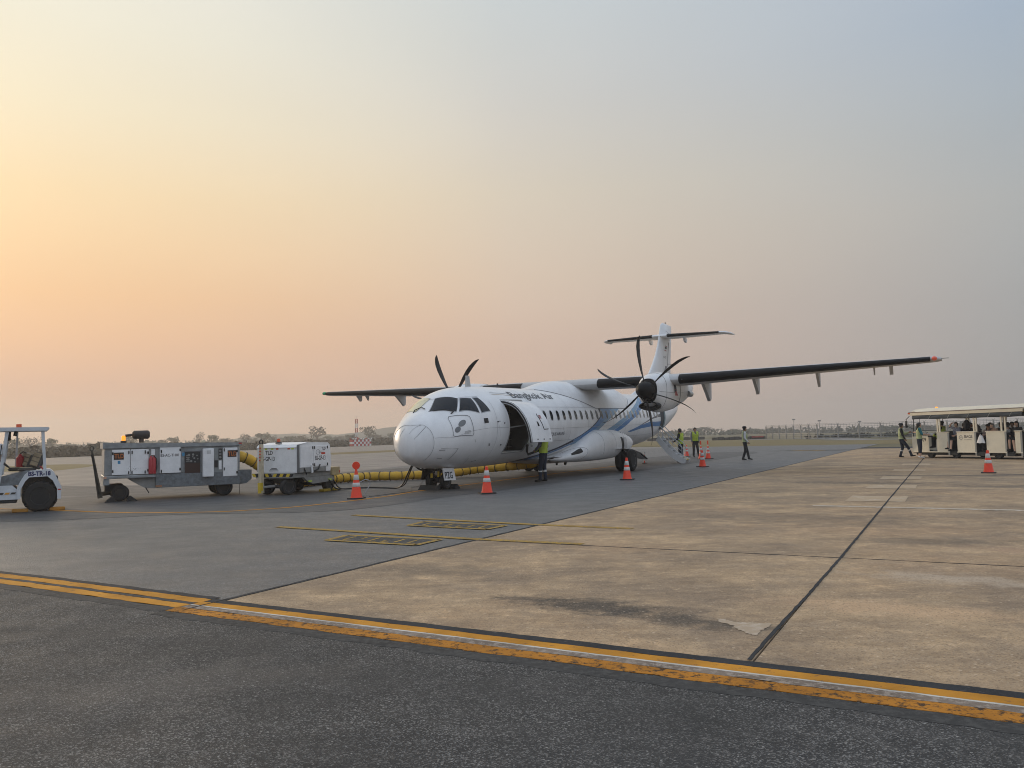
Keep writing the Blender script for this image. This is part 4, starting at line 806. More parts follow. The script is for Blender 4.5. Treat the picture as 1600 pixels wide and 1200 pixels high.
dr = MB().add([(.36, 1.36, .62), (.36, 1.96, .60), (.42, 1.97, .25), (.42, 1.37, .27), (.39, 1.36, .62), (.39, 1.96, .60), (.45, 1.97, .25), (.45, 1.37, .27)], [(0, 1, 2, 3), (7, 6, 5, 4), (0, 4, 5, 1), (1, 5, 6, 2), (2, 6, 7, 3), (3, 7, 4, 0)]).build('nose_gear_door', pw, AP)
text('door_letters', 'PZG', .27, ink, dr, face_m((.450, 1.395, .325), (0, 1, -.03), (-.165, 0, 1)), bold=.005, sx=.84)
MB().add([(-.36, 1.5, .60), (-.36, 2.5, .58), (-.42, 2.5, .26), (-.42, 1.5, .28), (-.39, 1.5, .60), (-.39, 2.5, .58), (-.45, 2.5, .26), (-.45, 1.5, .28)], [(3, 2, 1, 0), (4, 5, 6, 7), (1, 5, 4, 0), (2, 6, 5, 1), (3, 7, 6, 2), (0, 4, 7, 3)]).build('nose_gear_door', black_r, AP)
for sg in (1, -1):
    for dx in (-.21, .21): gear_wheel((sg * 2.05 + dx, 12.49, .43), .43, .26, 'main_wheel')
    MB().tube([(sg * 1.45, 12.0, 1.05), (sg * 1.8, 12.25, .70), (sg * 2.05, 12.49, .43)], [.13, .12, .10], 10).tube([(sg * 1.72, 12.49, .43), (sg * 2.36, 12.49, .43)], .07, 10).tube([(sg * 1.5, 12.9, 1.05), (sg * 1.98, 12.55, .55)], .07, 8).tube([(sg * 1.3, 11.7, .95), (sg * 1.95, 12.3, .55)], .05, 8).build('main_gear_leg', gearm, AP, True, 40)
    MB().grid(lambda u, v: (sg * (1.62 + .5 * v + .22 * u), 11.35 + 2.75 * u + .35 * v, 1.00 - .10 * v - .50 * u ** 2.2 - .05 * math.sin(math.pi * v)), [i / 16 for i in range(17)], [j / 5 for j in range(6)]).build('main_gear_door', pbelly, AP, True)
    MB().tube([(sg * 2.12, 13.2, .80), (sg * 2.26, 13.75, .66), (sg * 2.38, 14.2, .42)], .035, 6).build('gear_door_edge', black_r, AP)
# tail
def fin_sec(z):
    zz = [3.1, 3.5, 3.9, 4.5, 5.1, 5.7, 6.3, 6.8, 7.3, 7.52, 7.64]; le = [18.4, 19.9, 21.3, 22.45, 23.25, 23.95, 24.45, 24.75, 25.0, 25.15, 25.5]; te = [26.5, 26.6, 26.65, 26.75, 26.85, 26.95, 27.1, 27.2, 27.3, 27.32, 27.25]
    return float(np.interp(z, zz, le)), float(np.interp(z, zz, te))
def finf(u, v):
    z = 3.1 + 4.54 * u; le, te = fin_sec(z); c = te - le; w = 2 * v - 1; x = w * w; t = 5 * .10 * (.2969 * math.sqrt(x) - .126 * x - .3516 * x * x + .2843 * x ** 3 - .1036 * x ** 4) * min(c, 3.2)
    if u > .97: t *= max(.1, 1 - (u - .97) / .03 * .6)
    return ((1 if w > 0 else -1) * t, le + x * c, z)
fin = MB().grid(finf, [i / 40 for i in range(41)], [j / 32 for j in range(33)]).add([finf(1, j / 32) for j in range(33)], [tuple(range(33))]).build('tail_fin', pw, AP, True, 50)
def fs(z, fx, o=.006):
    le, te = fin_sec(z); x = fx; c = te - le; t = 5 * .10 * (.2969 * math.sqrt(x) - .126 * x - .3516 * x * x + .2843 * x ** 3 - .1036 * x ** 4) * min(c, 3.2); return (t + o, le + fx * c, z)
MB().tube([fs(4.0, .55, 0), fs(4.6, .68, 0), fs(5.2, .70, 0), fs(6.6, .68, 0)], .02, 5).build('rudder_gap', seam, fin)
MB().grid(lambda u, v: fs(4.1 + 1.1 * u, .52 + .14 * v + .04 * u), [i / 6 for i in range(7)], [0, .5, 1]).build('tail_emblem', M('emblem_grey', (.16, .16, .19), .4), fin)
for z, h, mt in ((6.30, .05, M('flag_red', (.35, .05, .06), .4)), (6.17, .11, navy), (6.04, .05, M('flag_red', (.35, .05, .06)))): MB().grid(lambda u, v: fs(z + h * u, .36 + .16 * v), [0, 1], [0, .5, 1]).build('flag_band', mt, fin)
text('registration', 'HS-PZG', .17, ink, fin, None, lambda x, y: fs(5.62 + y, .33 + x / 2.75), cut=.2)
MB().tube([fs(7.28, .02, 0), fs(7.20, .35, 0), fs(7.12, .7, 0)], .012, 4).build('panel_seam', seam, fin)
MB().tube([fs(5.35, .72, 0), (.28, 26.3, 5.35)], .014, 4).build('trim_arm', black_r, fin)
MB().ell((0, 26.1, 7.70), (.03, .05, .06), 6, 5).build('tail_lamp', black_r, fin)
TS = [(0, 24.75, 6.83, 1.95, .12), (.35, 24.78, 6.83, 1.93, .12), (3.2, 25.2, 6.84, 1.15, .11), (3.45, 25.4, 6.84, 1.35, .10), (3.62, 25.9, 6.845, 1.2, .08), (3.66, 26.5, 6.85, .75, .06)]
for sg in (1, -1):
    mb = MB(); pr = []
    for X, y, z, c, tk in TS:
        a, _ = aero(c, tk, 10); pr.append([(sg * X, y + p[0], z + p[1]) for p in a])
    m_ = len(pr[0]); mb.v = [p for q in pr for p in q]
    for i in range(len(pr) - 1):
        for j in range(m_): mb.f.append((i * m_ + j, i * m_ + (j + 1) % m_, (i + 1) * m_ + (j + 1) % m_, (i + 1) * m_ + j)); mb.mi.append(0)
    mb.f.append(tuple((len(pr) - 1) * m_ + k for k in range(m_))); mb.mi.append(0)
    tp = mb.build('tailplane', pw, AP, True, 40)
    def tb(u, v):
        X = .42 + 2.75 * u; t_ = (X - .35) / 2.85; y = 24.78 + .42 * t_; c = 1.93 - .78 * t_; w = 2 * v - 1; x = w * w * .10; t = 5 * .12 * (.2969 * math.sqrt(x) - .126 * x - .3516 * x * x); return (sg * X, y + x * c - .012, 6.83 + .01 * t_ + (t * 1.05 + .003 if w > 0 else -t * .92 - .003) * c + .05 * x * c)
    MB().grid(tb, [i / 10 for i in range(11)], [j / 12 for j in range(13)]).build('deice_boot', boot, tp, True)
    MB().prism([(26.2, 6.80), (26.35, 6.62), (26.6, 6.55), (26.75, 6.60), (26.8, 6.8)], sg * .95, sg * 1.05, 0, 'x').build('hinge_fairing', pw, tp)
# aerials on the crown
MB().prism([(3.42, 3.04), (3.46, 3.40), (3.60, 3.40), (3.68, 3.05)], -.03, .03, 0, 'x').build('blade_aerial', M('aerial_grey', (.45, .45, .44), .5), AP)
MB().prism([(5.42, 3.08), (5.52, 3.26), (5.56, 3.26), (5.56, 3.10)], -.015, .015, 0, 'x').build('blade_aerial', black_r, AP)
# rear passenger door opening and airstair
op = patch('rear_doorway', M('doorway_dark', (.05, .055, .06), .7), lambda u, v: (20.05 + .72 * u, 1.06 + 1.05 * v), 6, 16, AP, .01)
MB().tube([surf(20.78, 1.02 + 1.1 * k / 16, .03) for k in range(17)], .055, 6).build('door_frame', M('frame_teal', (.22, .28, .29), .5), op)
stg = M('stair_metal', (.42, .44, .46), .45, .3, .15, 5)
astair = bpy.data.objects.new('airstair', None); COL.objects.link(astair); astair.parent = AP
T0, T1 = Vector((1.10, 20.4, 1.25)), Vector((2.46, 20.4, .05))
def stc(u, dy, dz=0.): p = T0.lerp(T1, u); return (p.x, p.y + dy, p.z - .22 * math.sin(math.pi * u) * .8 + dz)
for dy in (-.36, .36):
    side = MB()
    for i in range(17):
        u = i / 16; c = Vector(stc(u, dy)); side.v += [tuple(c + Vector((-.06, -.02, -.13))), tuple(c + Vector((.06, -.02, .13))), tuple(c + Vector((.06, .02, .13))), tuple(c + Vector((-.06, .02, -.13)))]
        if i:
            o_ = (i - 1) * 4
            for k in range(4): side.f.append((o_ + k, o_ + (k + 1) % 4, o_ + 4 + (k + 1) % 4, o_ + 4 + k)); side.mi.append(0)
    side.f += [(0, 1, 2, 3), (67, 66, 65, 64)]; side.mi += [0, 0]; side.build('stair_stringer', M('stringer_white', (.62, .63, .64), .4, var=.1), astair)
    rp = [stc(u, dy, h) for u, h in ((.0, .75), (.25, .80), (.5, .82), (.8, .80), (.9, .6))]
    MB().tube(rp, .022, 6).tube([stc(.05, dy, .1), stc(.05, dy, .76)], .018, 6).tube([stc(.42, dy, .1), stc(.42, dy, .82)], .018, 6).tube([stc(.88, dy, .08), stc(.88, dy, .7)], .018, 6).tube([stc(.05, dy, .5), stc(.85, dy, .45)], .014, 6).build('handrail', stg, astair)
for k in range(6):
    c = stc((k + .6) / 6.3, 0, .05); MB().bbox(c[0] - .13, c[0] + .13, c[1] - .34, c[1] + .34, c[2] - .02, c[2] + .02, .005).build('step', stg if k < 5 else yelr, astair)

# ------------------------------------------------------------------ ground support units
blk = M('black_paint', (.02, .02, .022), .5, var=.15); wpaint = M('unit_white', (.82, .82, .82), .42, 0, .14, 3, bump=.05); gpaint = M('unit_grey', (.28, .295, .30), .5, 0, .35, 5, bump=.15); gdark = M('unit_grey_dark', (.165, .182, .195), .55, 0, .5, 9, bump=.15)
gchas = M('chassis_grey', (.26, .26, .25), .55, 0, .25, 5); rust = M('drawbar_brown', (.085, .075, .06), .7, .2, .3, 8); redp = M('extinguisher_red', (.40, .025, .035), .4, var=.1); brownp = M('bay_brown', (.055, .03, .025), .8, var=.2)
amber = M('amber_lamp', (.9, .38, .03), .2, var=0); amber_on = M('amber_glow', (1.0, .36, .03), .2, var=0, emit=1.0); orange_l = M('orange_lamp', (.62, .09, .03), .25, var=0); tanp = M('tan_paint', (.42, .33, .18), .55, 0, .25, 7); yel = M('hazard_yellow', (.66, .47, .04), .5, 0, .12, 6)
refl = M('reflective_green', (.5, .62, .05), .35, var=0); navyt = M('letter_navy', (.015, .02, .10), .4, var=0); inkb = M('letter_black', (.025, .025, .03), .45, var=0); dull = M('dull_rim', (.085, .083, .08), .7, .2, .3, 8); rimg = M('rim_grey', (.24, .24, .235), .6, .2, .3)
FS = lambda x, z, y=-.001: face_m((x, y, z), (1, 0, 0), (0, 0, 1))        # text on the near side (y = 0 plane looking along -y)
def chock(label, loc, rz, mat, sx=.3, group=None, block=False):
    r_ = (MB().bbox(-.17, .15, -sx / 2, sx / 2, 0, .075, .012) if block else MB().prism([(-.13, 0), (.13, 0), (.09, .04), (-.02, .13), (-.06, .13), (-.13, .03)], -sx / 2, sx / 2, 0, 'y')).build('wheel_chock', mat); r_.location = loc; r_.rotation_euler = (0, 0, rz); return tag(r_, label, 'chock', group)
# ---- cooling unit (towed air conditioning cart)
D = Vector((.87, .49)).normalized(); rz = math.atan2(D.y, D.x); AC = thing('cooling_cart', 'long grey towed air conditioning cart with white doors and lit amber beacon', 'ground unit', (-10.8, 21.1, 0), rz)
def wpt(root_loc, d, x, y): n_ = Vector((-d.y, d.x)); return Vector((root_loc[0] + d.x * x + n_.x * y, root_loc[1] + d.y * x + n_.y * y, 0))
MB().bbox(.02, 3.46, .03, 1.7, .68, 1.40, .015).build('body', gpaint, AC)
MB().prism([(-.02, 1.40), (3.5, 1.40), (3.5, 1.49), (1.2, 1.52), (-.02, 1.555)], -.02, 1.74, 0, 'y').build('roof_cap', gpaint, AC)
MB().bbox(1.26, 3.47, 0, 1.7, .31, .676, .01).build('chassis', gdark, AC)
MB().bbox(.0, 1.25, -.10, 1.7, .60, .676, .012).prism([(.0, .44), (.14, .44), (.14, .6), (.0, .6)], -.08, 1.6, 0, 'y').build('front_ledge', gpaint, AC)
for y0 in (.06, 1.5): MB().prism([(.60, .598), (1.255, .598), (1.255, .30), (1.0, .32), (.72, .50)], y0, y0 + .1, 0, 'y').build('gooseneck', gchas, AC)
MB().prism([(3.48, .70), (3.80, .70), (3.80, .44), (3.66, .32), (3.48, .30)], .1, 1.5, 0, 'y').build('tail_box', gdark, AC)
def cdoor(x0, x1, z0, z1, hin, lab=None):
    d_ = MB().bbox(x0, x1, -.012, .028, z0, z1, .008).build('door', wpaint, AC)
    for z in (z0 + .1, z1 - .1): MB().bbox(hin - .02, hin + .02, -.035, -.012, z - .035, z + .035, .006).build('hinge', blk, d_)
    return d_
d1 = cdoor(.20, .635, .695, 1.365, .215); d2 = cdoor(.645, 1.085, .695, 1.365, 1.07); d3 = cdoor(1.36, 1.89, .695, 1.42, 1.875); d4 = cdoor(3.0, 3.39, .545, 1.345, 3.375)
for dd, xs in ((d1, (.60,)), (d2, (.68, 1.0)), (d3, (1.4, 1.4)), (d4, (3.03,))):
    for i, x in enumerate(xs):
        MB().bbox(x - .014, x + .014, -.03, -.012, 1.24, 1.33, .004).build('latch', blk, dd); MB().bbox(x - .014, x + .014, -.03, -.012, .71, .79, .004).build('latch', blk, dd)
for dd, x, z in ((d1, .24, 1.10), (d4, 3.12, 1.08)):
    pl = MB().box(x, x + .24, -.0165, -.0125, z, z + .19).build('maker_plate', brownp, dd); text('maker_letters', 'TLD', .16, M('letter_rust', (.45, .13, .03), .5, var=0), pl, FS(x + .015, z + .04, -.0175), bold=.004, sx=.78)
MB().box(.335, .40, -.016, -.0125, .99, 1.07).build('blue_sticker', M('sticker_blue', (.05, .25, .45), .5, var=0), d1); MB().box(1.93, 1.99, -.004, .028, 1.15, 1.24).build('blue_sticker', M('sticker_blue', (.05, .25, .45)), AC)
gr = MB(); rnd = random.Random(4)
for k in range(46):
    a = rnd.uniform(0, 6.28); q = rnd.uniform(.0, .12); x = .66 + q * math.cos(a) * 1.1 + (.10 if k % 3 == 0 else 0); z = .80 + q * abs(math.sin(a)); s_ = rnd.uniform(.004, .011); gr.box(x, x + s_, -.0135, -.0123, z, z + s_)
gr.build('grease_spots', blk, d1)
text('unit_number', 'BS-AC-TH01', .105, inkb, d3, FS(1.375, 1.145, -.0135), sx=.86, bold=.0015)
MB().box(1.15, 1.24, -.002, .03, 1.20, 1.36).build('grey_plate', wpaint, AC)
# control recess with gauges, open door leaf, lamp column
MB().box(1.975, 2.415, .012, .03, .535, 1.28).build('panel_surround', gdark, AC)
rc = MB().box(1.995, 2.395, .004, .012, .555, 1.26).build('control_panel', brownp, AC); upd = MB().box(1.998, 2.392, .0, .004, .95, 1.255).build('instrument_plate', blk, rc)
for (x, z, r_) in ((2.1, 1.17, .035), (2.21, 1.18, .03), (2.31, 1.15, .02), (2.24, 1.08, .025), (2.08, 1.05, .03), (2.33, 1.06, .018), (2.16, 1.0, .03), (2.26, .98, .02), (2.2, 1.12, .016)): MB().lathe([(0, -.01), (r_, -.01), (r_, 0.0)], 12, 0, Matrix.Translation((x, -.003, z)), 'y').build('gauge', rimg, rc)
for z in (1.0, 1.05, 1.1, 1.15): MB().box(2.03, 2.12, -.012, -.001, z - .012, z + .012).build('switch_row', rimg, rc)
lf_ = MB().bbox(2.45, 2.735, -.14, .026, .555, 1.335, .012).build('open_door_leaf', wpaint, AC)
for k in range(3): MB().box(2.55, 2.66, -.1435, -.1405, 1.20 + k * .03, 1.215 + k * .03).build('fine_print', greyc, lf_)
MB().box(2.76, 2.97, .005, .028, .56, 1.34).build('side_panel', M('unit_grey_mid', (.25, .27, .27), .5, var=.2), AC)
lc = MB().bbox(2.88, 2.965, -.02, .004, 1.02, 1.33, .006).build('lamp_column', blk, AC)
for z in (1.08, 1.17, 1.26): MB().lathe([(0, -.03), (.03, -.03), (.034, -.018)], 12, 0, Matrix.Translation((2.92, 0, z)), 'y').build('round_lamp', rimg, lc)
MB().bbox(2.885, 2.96, -.012, .004, .74, .99, .004).build('label_plate', wpaint, AC); MB().box(2.77, 2.86, -.004, .004, .80, 1.0).build('filler_opening', blk, AC)
for pl in ((.35, .22, .02, 45, .9), (3.05, .215, .12, 0, 0)): pass
wheel(AC, 'wheel', (.41, .10, .215), .215, .17, 'y', tyre_m, dull, rz=R(-14)); wheel(AC, 'wheel', (.41, 1.45, .215), .215, .17, 'y', tyre_m, dull, rz=R(-14))
wheel(AC, 'wheel', (3.06, .22, .235), .235, .2, 'y', tyre_m, dull); wheel(AC, 'wheel', (3.06, 1.42, .235), .235, .2, 'y', tyre_m, dull)
MB().tube([(.41, .1, .215), (.41, 1.45, .215)], .05, 8).bbox(.05, .5, .5, 1.0, .16, .44, .02).build('axle', gearm, AC); MB().tube([(3.06, .2, .235), (3.06, 1.45, .235)], .05, 8).build('axle', gearm, AC)
tb_ = MB(); a, b = Vector((-.06, .30, .10)), Vector((-.27, .22, 1.36))
tb_.tube([a, a.lerp(b, .45), b], [.085, .06, .035], 4).tube([a + Vector((.05, .1, .1)), Vector((.25, .5, .22))], .06, 6).tube([b + Vector((-.045 * math.cos(t * .52), 0, .05 + .055 * math.sin(t * .52))) for t in range(13)], .016, 6)
tb_.build('tow_bar', rust, AC, True, 35); MB().tube([a + Vector((-.03, -.06, .12)), a.lerp(b, .92) + Vector((-.02, -.03, 0))], .02, 5).build('tow_bar_cable', blk, AC)
MB().tube([(1.02, .05, .33), (1.10, .02, .18)], .014, 5).build('trailing_bracket', blk, AC); MB().tube([(3.44, .0, .31), (3.44, -.02, .03)], .008, 5).build('earth_chain', rust, AC)
bc = MB().lathe([(.075, 1.53), (.075, 1.60), (.02, 1.605)], 14, 0, Matrix.Translation((.50, .5, 0))).build('beacon', blk, AC); MB().lathe([(.05, 1.60), (.052, 1.70), (.04, 1.74), (0, 1.745)], 14, 0, Matrix.Translation((.50, .5, 0))).build('beacon_lens', amber_on, bc, True, 40)
MB().lathe([(0, .72), (.07, .72), (.115, .76), (.12, 1.12), (.075, 1.16), (0, 1.16)], 18, 0, Matrix.Translation((0, .6, 1.76)), 'x').tube([(.55, .6, 1.74), (.73, .6, 1.76)], .035, 8).tube([(.95, .6, 1.54), (.95, .6, 1.68)], .06, 8).build('exhaust_silencer', M('silencer', (.05, .042, .04), .5, .4, .35, 9), AC, True, 40)
MB().bbox(2.46, 2.56, .3, .4, 1.5, 1.56, .01).build('roof_lamp', M('lamp_cream', (.6, .55, .4), .4), AC); MB().box(3.42, 3.503, -.022, .02, 1.44, 1.48).build('marker_lamp', M('marker_red', (.4, .03, .03), .4), AC)
MB().box(.0, .07, -.105, -.098, .61, .67).build('marker_lamp', M('marker_salmon', (.6, .33, .22), .4), AC); MB().box(1.26, 1.42, -.006, .002, .33, .38).build('marker_lamp', M('marker_rust', (.35, .16, .08), .5), AC)
ex = thing('fire_extinguisher', 'red fire extinguishers strapped to the side of the grey cooling cart', 'extinguisher', tuple(wpt((-10.8, 21.1), D, 1.17, -.075)), rz)
for dx in (-.035, .04): MB().lathe([(0, .70), (.055, .70), (.058, .73), (.058, 1.08), (.03, 1.14), (.018, 1.18), (0, 1.18)], 14, 0, Matrix.Translation((dx, 0, 0))).build('cylinder', redp, ex, True, 40)
MB().tube([(.04, -.02, 1.17), (.10, -.04, 1.1), (.11, -.03, .9), (.09, -.02, .75)], .013, 6).build('hose', blk, ex)
for dx, zz in ((-.25, -.05), (.27, -.05)):
    p = wpt((-10.8, 21.1), D, .41 + dx, -.02); chock('black rubber chock ' + ('in front of' if dx < 0 else 'behind') + ' the steered wheel of the cooling cart', p, rz if dx > 0 else rz + math.pi, M('chock_black', (.035, .035, .035), .85, var=.3), .3)
# ---- ground power unit
D2 = Vector((.41, .91)).normalized(); rz2 = math.atan2(D2.y, D2.x); GP = thing('power_unit', 'white ground power unit on a grey chassis with upright yellow tow bar', 'ground unit', (-6.02, 22.2, 0), rz2)
# local: x runs away from the camera along the side, y to the left across the front face (x = 0)
bd = MB()
prof = [(0, .60), (1.52, .60), (1.56, .85), (1.50, 1.36), (1.40, 1.43), (.55, 1.445), (.30, 1.40), (.06, 1.37), (0, 1.33)]
bd.prism(prof, 0, 1.38, 0, 'y'); body = bd.build('body', wpaint, GP)
MB().bbox(-.012, .0, .03, 1.35, .615, 1.30, .004).build('front_cover', wpaint, GP)
for k, c in enumerate([(0, 1.325), (.06, 1.372), (.30, 1.402), (.55, 1.447)]): pass
MB().prism([(-.02, 1.30), (.06, 1.378), (.30, 1.408), (.55, 1.452), (.50, 1.455), (.28, 1.418), (.04, 1.392), (-.035, 1.31)], -.008, 1.388, 0, 'y').build('cowl_rim', wpaint, GP)
MB().bbox(.02, .12, -.02, .02, .60, 1.38, .006).build('corner_post', M('post_grey', (.13, .135, .14), .5), GP)
FG = lambda y, z, x=-.0135: face_m((x, y, z), (0, -1, 0), (0, 0, 1)); SG = lambda x, z, y=-.0135: face_m((x, y, z), (1, 0, 0), (0, 0, 1))
sdoor = MB().bbox(.17, .72, -.012, .0, .75, 1.34, .005).build('side_door', wpaint, GP); sd2 = MB().bbox(.74, 1.40, -.012, .0, .75, 1.34, .005).build('side_door', wpaint, GP)
for dd, x in ((sdoor, .69), (sd2, .77), (sd2, 1.36)):
    for z in (.80, 1.29): MB().bbox(x - .018, x + .018, -.03, -.012, z - .04, z + .04, .005).build('hinge', blk, dd)
text('maker_letters', 'TLD', .155, inkb, GP, FG(1.085, 1.12), bold=.003, sx=.95); text('unit_number', 'BS-GP-13', .165, inkb, GP, FG(1.26, .945), bold=.003, sx=.80)
for k in range(3): MB().box(-.0145, -.0125, .62 + .03 * k, .95 - .04 * k, .655 + k * .035, .672 + k * .035).build('fine_print', inkb, GP)
text('unit_number', 'BS-GP-13', .175, inkb, sd2, SG(.80, .93), bold=.003, sx=.70); text('maker_letters', 'TLD', .11, inkb, sd2, SG(1.10, 1.22), bold=.003, sx=.9)
MB().tube([(.93 + .09 * math.cos(t * .524), -.013, 1.16 + .07 * math.sin(t * .524)) for t in range(13)], .005, 4).build('grey_emblem', greyc, sd2)
for k in range(2): MB().box(.96, 1.24, -.0145, -.0125, 1.14 + k * .035, 1.15 + k * .035).build('fine_print', greyc, sd2)
MB().box(1.08, 1.26, -.0145, -.0125, 1.09, 1.145).build('red_sticker', M('sticker_bright', (.6, .05, .03), .4, var=0), sd2)
for y, m_ in ((1.06, refl), (.84, refl), (.66, orange_l), (.25, orange_l), (.12, refl)): MB().box(-.0155, -.0125, y - .045, y + .045, 1.255, 1.295).build('reflector', m_, GP)
ch = MB().bbox(-.15, 1.92, .06, 1.32, .46, .596, .01).prism([(.35, .46), (1.75, .46), (1.75, .30), (.75, .26), (.55, .33)], .03, .12, 0, 'y').prism([(.35, .46), (1.75, .46), (1.75, .30), (.75, .26), (.55, .33)], 1.25, 1.34, 0, 'y').build('chassis', gchas, GP)
MB().bbox(1.60, 1.95, -.02, 1.36, .46, .70, .01).build('rear_box', tanp, GP); MB().box(1.92, 1.955, -.025, .05, .52, .60).build('tail_lamp', M('tail_red', (.45, .03, .03), .4), GP)
for k in range(12):
    y0 = .02 + k * .115; s_ = -.05 if k < 6 else .05
    MB().add([(-.156, y0, .50), (-.156, y0 + .112, .50), (-.156, y0 + .112 + s_, .59), (-.156, y0 + s_, .59), (-.150, y0, .50), (-.150, y0 + .112, .50), (-.150, y0 + .112 + s_, .59), (-.150, y0 + s_, .59)], [(0, 1, 2, 3), (4, 5, 6, 7)]).build('hazard_block', yel if k % 2 else blk, GP)
for x in (.55, 1.45): MB().box(x, x + .12, -.004, .058, .325, .365).build('reflector', refl, GP)
MB().bbox(.12, 1.3, -.015, .06, .60, .74, .008).build('cable_tray', gchas, GP); MB().tube([(.3, -.03, .72), (.33, -.05, .60), (.4, -.03, .55)], .02, 6).tube([(1.0, -.03, .80), (.9, -.05, .68), (.75, -.03, .62)], .022, 6).build('cable', blk, GP); MB().tube([(.62, -.03, .80), (.64, -.04, .58)], .03, 8).build('cable_plug', wpaint, GP)
MB().lathe([(.09, 1.42), (.09, 1.45), (.05, 1.47)], 12, 0, Matrix.Translation((.12, .72, 0))).build('beacon_base', blk, GP); MB().lathe([(.045, 1.46), (.05, 1.53), (.035, 1.565), (0, 1.57)], 12, 0, Matrix.Translation((.12, .72, 0))).build('beacon_lens', orange_l, GP, True, 40)
st = R(75)
wheel(GP, 'wheel', (.0, .30, .225), .225, .18, 'y', tyre_m, rimg, rz=R(-22)); wheel(GP, 'wheel', (.02, 1.05, .225), .225, .18, 'y', tyre_m, rimg, rz=R(-22)); wheel(GP, 'wheel', (1.58, .14, .215), .215, .17, 'y', tyre_m, rimg); wheel(GP, 'wheel', (1.58, 1.24, .215), .215, .17, 'y', tyre_m, rimg)
MB().tube([(.0, .3, .225), (.02, 1.05, .225)], .05, 8).build('axle', gearm, GP); MB().tube([(1.58, .14, .215), (1.58, 1.24, .215)], .05, 8).build('axle', gearm, GP)
tw = MB().tube([(-.30, .98, .06), (-.28, 1.0, .5), (-.24, 1.03, 1.42)], [.085, .075, .06], 4, 0).build('tow_bar', M('towbar_cream', (.55, .47, .33), .5, 0, .3, 9), GP)
MB().tube([(-.24 - .0, 1.03 + .06 * math.cos(t * .524), 1.48 + .06 * math.sin(t * .524)) for t in range(13)], .018, 6).build('towing_eye', blk, tw); MB().tube([(-.34, .97, .06), (-.33, .985, .35)], .07, 4).build('tow_bar_foot', yel, tw)
for k in range(5): MB().box(-.325 + k * .006, -.315 + k * .006, .99, 1.04, .95 + k * .085, .985 + k * .085).build('red_mark', M('sticker_bright', (.6, .05, .03)), tw)
MB().tube([(-.28, .98, .22), (-.05, .7, .24)], .035, 6).build('draw_link', gchas, GP)
for dx in (-.24, .26):
    p = wpt((-6.02, 22.2), D2, 1.58 + dx, .08); chock('yellow chock ' + ('before' if dx < 0 else 'behind') + ' the rear wheel of the white power unit', p, rz2 if dx > 0 else rz2 + math.pi, M('chock_yellow', (.42, .28, .03), .7, var=.3), .2, None, True)
# ---- tow tractor at the left edge (front end outside the picture)
D3 = Vector((.86, .51)).normalized(); rz3 = math.atan2(D3.y, D3.x); TR = thing('tow_tractor', 'white open baggage tow tractor with black tyres and two padded seats', 'tractor', (-10.97, 18.58, 0), rz3)
bw = M('tractor_white', (.60, .63, .66), .45, 0, .16, 3, bump=.05)
wheel(TR, 'wheel', (0, .12, .348), .348, .24, 'y', tyre_m, dull, lugs=18); wheel(TR, 'wheel', (0, 1.22, .348), .348, .24, 'y', tyre_m, dull, lugs=18); wheel(TR, 'wheel', (-1.75, .12, .30), .30, .2, 'y', tyre_m, dull); wheel(TR, 'wheel', (-1.75, 1.22, .30), .30, .2, 'y', tyre_m, dull)
arch = [(.42, .27), (.43, .55), (.27, .90), (.19, .965), (-.21, .945), (-.31, .86), (-.40, .70), (-.46, .56), (-.46, .30), (-.385, .30), (-.385, .52), (-.30, .70), (-.22, .79), (.14, .80), (.25, .70), (.34, .50), (.345, .27)]
MB().prism(arch, 0, .05, 0, 'y').prism(arch, 1.29, 1.34, 0, 'y').build('rear_fender', bw, TR)
MB().prism([(.42, .27), (.43, .55), (.27, .90), (.19, .963), (-.21, .943), (-.31, .86), (-.40, .70), (-.38, .68), (-.28, .83), (-.2, .90), (.17, .92), (.25, .87), (.40, .54), (.39, .27)], .05, 1.29, 0, 'y').build('rear_deck', bw, TR)
MB().bbox(-.36, .36, .25, 1.09, .25, .80, .02).build('rear_hull', blk, TR)
text('unit_number', 'BS-TR-18', .135, navyt, TR, FS(-.245, .825, -.002), bold=.006, sx=.86)
MB().box(.355, .415, -.003, .0, .47, .50).build('tail_lamp', M('tail_red', (.45, .03, .03)), TR)
MB().prism([(-2.0, .30), (-.46, .30), (-.46, .42), (-2.0, .42)], .02, 1.32, 0, 'y').build('running_board', bw, TR)
st_ = MB().box(-2.0, -.46, .012, .02, .42, .465).build('step_edge', bw, TR)
for k in range(13):
    x0 = -2.0 + k * .118; MB().add([(x0, .009, .422), (x0 + .09, .009, .422), (x0 + .115, .009, .463), (x0 + .025, .009, .463)], [(0, 1, 2, 3)]).build('hazard_block', M('hazard_orange', (.7, .33, .04), .5) if k % 2 else blk, st_)
MB().prism([(-2.3, .465), (-.462, .465), (-.462, .53), (-.55, .62), (-.9, .62), (-1.25, .52), (-2.3, .5)], .05, 1.3, 0, 'y').build('floor_pan', bw, TR)
MB().bbox(-1.05, -.46, .04, 1.3, .22, .29, .01).build('underside', blk, TR)
MB().prism([(-.95, .62), (-.4, .62), (-.3, .86), (-.2, .94), (-.28, .95), (-.9, .80)], .10, 1.24, 0, 'y').build('seat_box', gdark, TR)
seatm = M('seat_vinyl', (.05, .048, .045), .5, var=.3, scale=8); seatp = M('seat_pad', (.30, .25, .17), .6, var=.3, scale=6)
